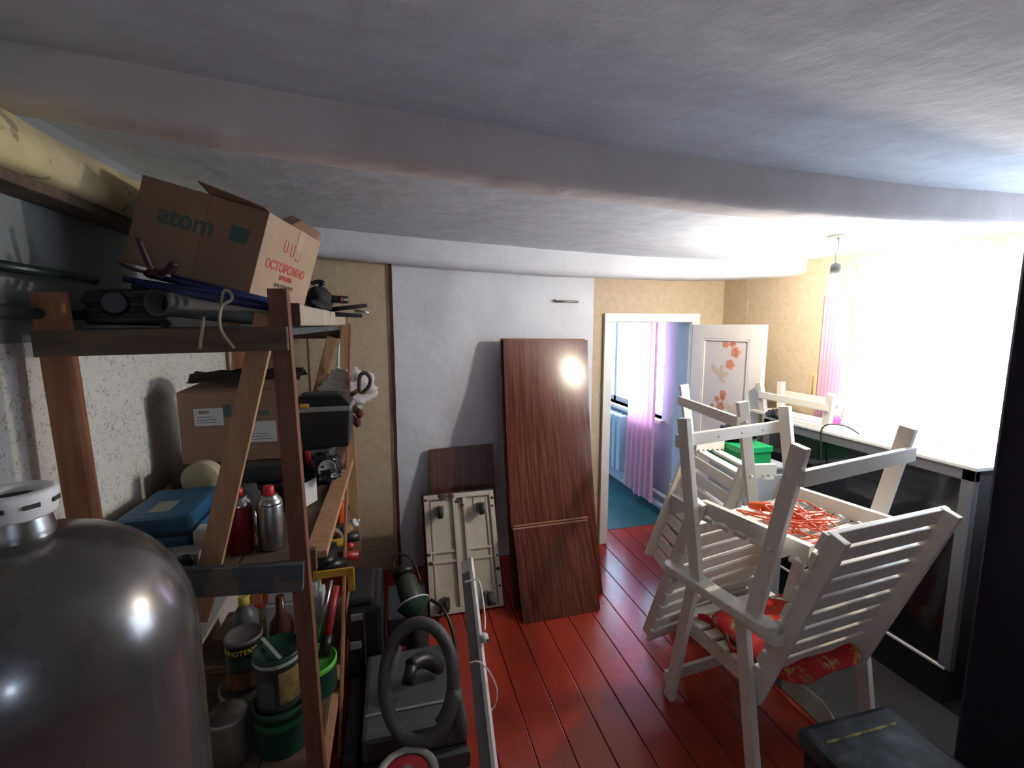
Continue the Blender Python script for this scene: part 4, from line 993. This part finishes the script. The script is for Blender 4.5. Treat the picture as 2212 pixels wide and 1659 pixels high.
# ================================================================= TANK (front left)
TX, TY, TR, TS, TD = -.604,.898,.23,1.168,.256
tk = thing('pressure_tank', 'big dusty grey domed metal tank in the left foreground', 'tank', (TX,TY,0))
prof = [(TR*.9,0),(TR,.02),(TR,.3),(TR,.7),(TR,TS)]+[(TR*math.cos(a)**.8,TS+TD*math.sin(a)*.94) for a in [k*PI/2/14 for k in range(1,14)]]
obj('shell', B().lathe(prof,(TX,TY,0),n=72), M['tankm'], tk)
zc_ = TS+TD*.945+.028
obj('neck', B().lathe([(.050,-.07),(.046,-.02),(.043,.0),(.042,.012)],(TX,TY,zc_),n=28), M['steel'], tk)
co = B().lathe([(.042,.002),(.048,.002),(.051,.006),(.055,.036),(.054,.043),(.048,.046),(.034,.044),(.030,.040),(.030,.012),(.042,.002)],(TX,TY,zc_),n=40,cap=False)
obj('collar', co, mat('bright_white_plastic',(.86,.86,.86),.4), tk)
obj('collar_hole', B().lathe([(0,.034),(.030,.034)],(TX,TY,zc_),n=30,cap=False), M['ink'], tk)
for a in (.95,.2,-.5,1.7):
    dx,dy = math.sin(a), -math.cos(a)
    c = V((TX+dx*.0535,TY+dy*.0535,zc_+.026)); obj('collar_slot', B().beam(c-V((-dy,dx,0))*.010,c+V((-dy,dx,0))*.010,.007,.004,(0,0,1),0), M['ink'], tk)

# ================================================================= FLOOR CLUTTER
gc = case('grey_case', 'large dark grey tool case lying on the floor inside the hose ring', -.16,.235,1.60,2.06,.002,.235,mat('slate_plastic',(.065,.07,.075),.5),.02)
obj('ridge', B().box(-.15,.225,1.70,1.712,.232,.242,.003), M['grey'], gc)
obj('step', B().box(-.165,.24,1.575,1.602,.05,.12,.006), M['dkgrey'], gc)
bk = thing('upright_case', 'tall black tool case standing on end beside the rack', 'case', (-.2,2.15,0))
obj('shell', B().box(-.243,-.09,2.08,2.45,.002,.455,.022), M['black'], bk)
obj('top_grip', B().box(-.235,-.125,2.10,2.40,.455,.495,.015), M['blackmat'], bk)
obj('latch', B().box(-.225,-.175,2.072,2.082,.405,.435,.002), M['grey'], bk); obj('latch', B().box(-.235,-.185,2.072,2.082,.265,.300,.002), M['grey'], bk)
obj('seam', B().box(-.172,-.166,2.074,2.082,.02,.45), M['dkgrey'], bk)
rg = thing('hose_ring', 'thick ribbed grey hose bent into a ring leaning on the grey case', 'hose', (.05,1.62,.2))
rc = at(905,1462,Y=1.60); ru = V((.97,-.25,0)).normalized(); rvv = V((.06,.45,.89)).normalized()
pts = []
for k in range(41):
    a = -.9+2*PI*1.12*k/40; 
    pts.append(rc+ru*math.cos(a)*.128+rvv*math.sin(a)*.185+V((0,-.03*k/40,0)))
pts.append(pts[-1]+V((.02,-.03,-.16)))
obj('hose', B().tube(pts,.024,14,smooth=3), M['hose'], rg)
b = B()
dr = thing('cordless_drill', 'black cordless tool lying on the grey case', 'tool', (.06,1.85,.24))
obj('body', B().tube([at(885,1440,Y=1.80),at(915,1425,Y=1.84),at(950,1445,Y=1.86)],[.030,.032,.026],10,smooth=3), M['black'], dr)
obj('grip', B().tube([at(890,1435,Y=1.8),at(880,1480,Y=1.76)],.026,10), M['black'], dr)
tag(obj('thin_blade', B().beam(at(852,1455,Y=1.72),at(866,1395,Y=1.80),.012,.004,(1,0,0),0), M['steel']), 'thin shiny blade standing at the left inside the hose ring', 'blade')
ln_ = thing('green_lantern', 'dark green lantern with white rim lying tilted by the trolley', 'lantern', (.05,2.38,.2))
p = at(893,1305,Y=2.28); ax_ = V((-.25,.75,.60)).normalized()
obj('bowl', B().lathe([(.02,-.07),(.055,-.05),(.082,.0),(.084,.006),(.078,.006),(.06,-.02)],p,ax_,28), M['dgreen'], ln_)
obj('rim', B().tube([p+ax_*.004+(ax_.orthogonal().normalized()*math.cos(a)+ax_.cross(ax_.orthogonal().normalized())*math.sin(a))*.082 for a in [2*PI*k/30 for k in range(30)]],.0045,6,closed=True), M['white_pl'], ln_)
obj('glass_body', B().lathe([(.055,.0),(.058,.02),(.056,.13),(.04,.16)],p,ax_,24), mat('smoky_glass',(.05,.055,.05),.15), ln_)
obj('top_cap', B().lathe([(.05,.155),(.062,.165),(.05,.19),(.02,.21)],p,ax_,24), M['black'], ln_)
obj('bail', B().tube([p+ax_*.17+V((-.05,0,0)),p+ax_*.26+V((-.02,-.02,.03)),p+ax_*.24+V((.06,-.02,.02)),p+ax_*.12+V((.075,-.02,.0))],.006,8,smooth=5), M['black'], ln_)
tag(obj('plant_stand', B().lathe([(.06,0),(.075,.01),(.06,.06),(.05,.10),(.05,.245)],(.075,2.30,.0)), M['blackmat']), 'dark stand supporting the green lantern', 'stand')
tag(obj('black_cable', B().tube([(.16,2.45,.22),(.22,2.38,.20),(.26,2.30,.12),(.27,2.22,.03),(.25,2.16,.012),(.15,2.2,.012)],.009,8,smooth=6), M['black']), 'black cable curving down beside the lantern', 'cable')
tag(obj('shade_block', B().box(-.233,-.175,1.62,2.05,.002,.15,.02), M['blackmat']), 'flat black block added as shadow on the floor between rack and grey case', 'bag')  # added black block, stands in for shadow over the red floor
tag(obj('shade_box', B().box(-.075,.14,2.40,2.74,.002,.17,.008), mat('shade_slate_blue',(.03,.035,.045),.6)), 'dark slate box added as shadow on the floor behind the green lantern', 'box')  # added dark box where only shadow lies
rdl = thing('red_reel', 'round tin with red disc and grey rim at the bottom edge', 'reel', (.0,1.385,0))
obj('drum', B().lathe([(.098,0),(.1,.005),(.1,.26),(.098,.272)],(0.,1.385,0.),n=40), M['dkgrey'], rdl)
obj('rim', B().lathe([(.098,.268),(.104,.272),(.104,.284),(.098,.290),(.080,.290),(.076,.284)],(0.,1.385,0.),n=40,cap=False), mat('pale_grey_rim',(.25,.26,.24),.5), rdl)
obj('red_disc', B().lathe([(.078,.280),(.06,.286),(0,.288)],(0.,1.385,0.),n=36,cap=False), mat('crimson_disc',(.25,.01,.02),.4), rdl)
obj('knob', B().lathe([(.018,.285),(.018,.302),(.010,.308)],(0.,1.385,0.),n=18), M['tin'], rdl)
# long pale profile leaning on the case
pf = thing('cable_trunking', 'long pale plastic trunking, one face painted as shaded, leaning lengthwise beside the hose', 'trunking', (.32,1.6,0))
p0, p1 = V((.283,1.36,.004)), V((.338,2.30,.505)); dd = (p1-p0).normalized(); sd = V((1,0,0)); sd = (sd-dd*sd.dot(dd)).normalized(); nd = dd.cross(sd)
rot = math.radians(-35); sa = sd*math.cos(rot)+nd*math.sin(rot); na = dd.cross(sa)
obj('channel', B().beam(p0+V((0,0,.035)),p1,.056,.018,sa,.002), mat('shaded_trunking_face',(.17,.165,.16),.6), pf)  # pale trunking, shade of this side put into its grey
obj('white_lip', B().beam(p0+V((0,0,.035))+sa*.030,p1+sa*.030,.018,.024,sa,.002), M['white_pl'], pf)
obj('end_label', B().beam(p1-dd*.075-na*.011,p1-dd*.005-na*.011,.05,.003,sa,0).beam(p1-dd*.075+na*.011,p1-dd*.005+na*.011,.05,.003,sa,0), M['paper'], pf)
# white cord with plug
wc = thing('power_cable', 'white flex with plug hanging along the trunking', 'cord', (.36,1.9,0))
obj('flex', B().tube([at(1004,1258,Y=2.13),at(1030,1252,Y=2.12),at(1040,1275,Y=2.05),at(1047,1330,Y=1.95),at(1047,1362,Y=1.9)],.0042,7,smooth=6), M['white_pl'], wc)
obj('flex', B().tube([at(1015,1432,Y=1.76),at(1035,1430,Y=1.75),at(1056,1450,Y=1.74),at(1073,1488,Y=1.73),at(1070,1520,Y=1.72),at(1058,1535,Y=1.71),at(1052,1522,Y=1.70)],.0036,7,smooth=6), M['white_pl'], wc)
pq = at(1046,1378,Y=1.88)
obj('plug', B().lathe([(.012,-.02),(.019,-.012),(.019,.012),(.014,.018)],pq,(.25,-.2,-1),14), M['white_pl'], wc)
obj('plug_pin', B().cyl(pq+V((.012,-.018,0)),pq+V((.016,-.022,0)),.006), M['black'], wc)
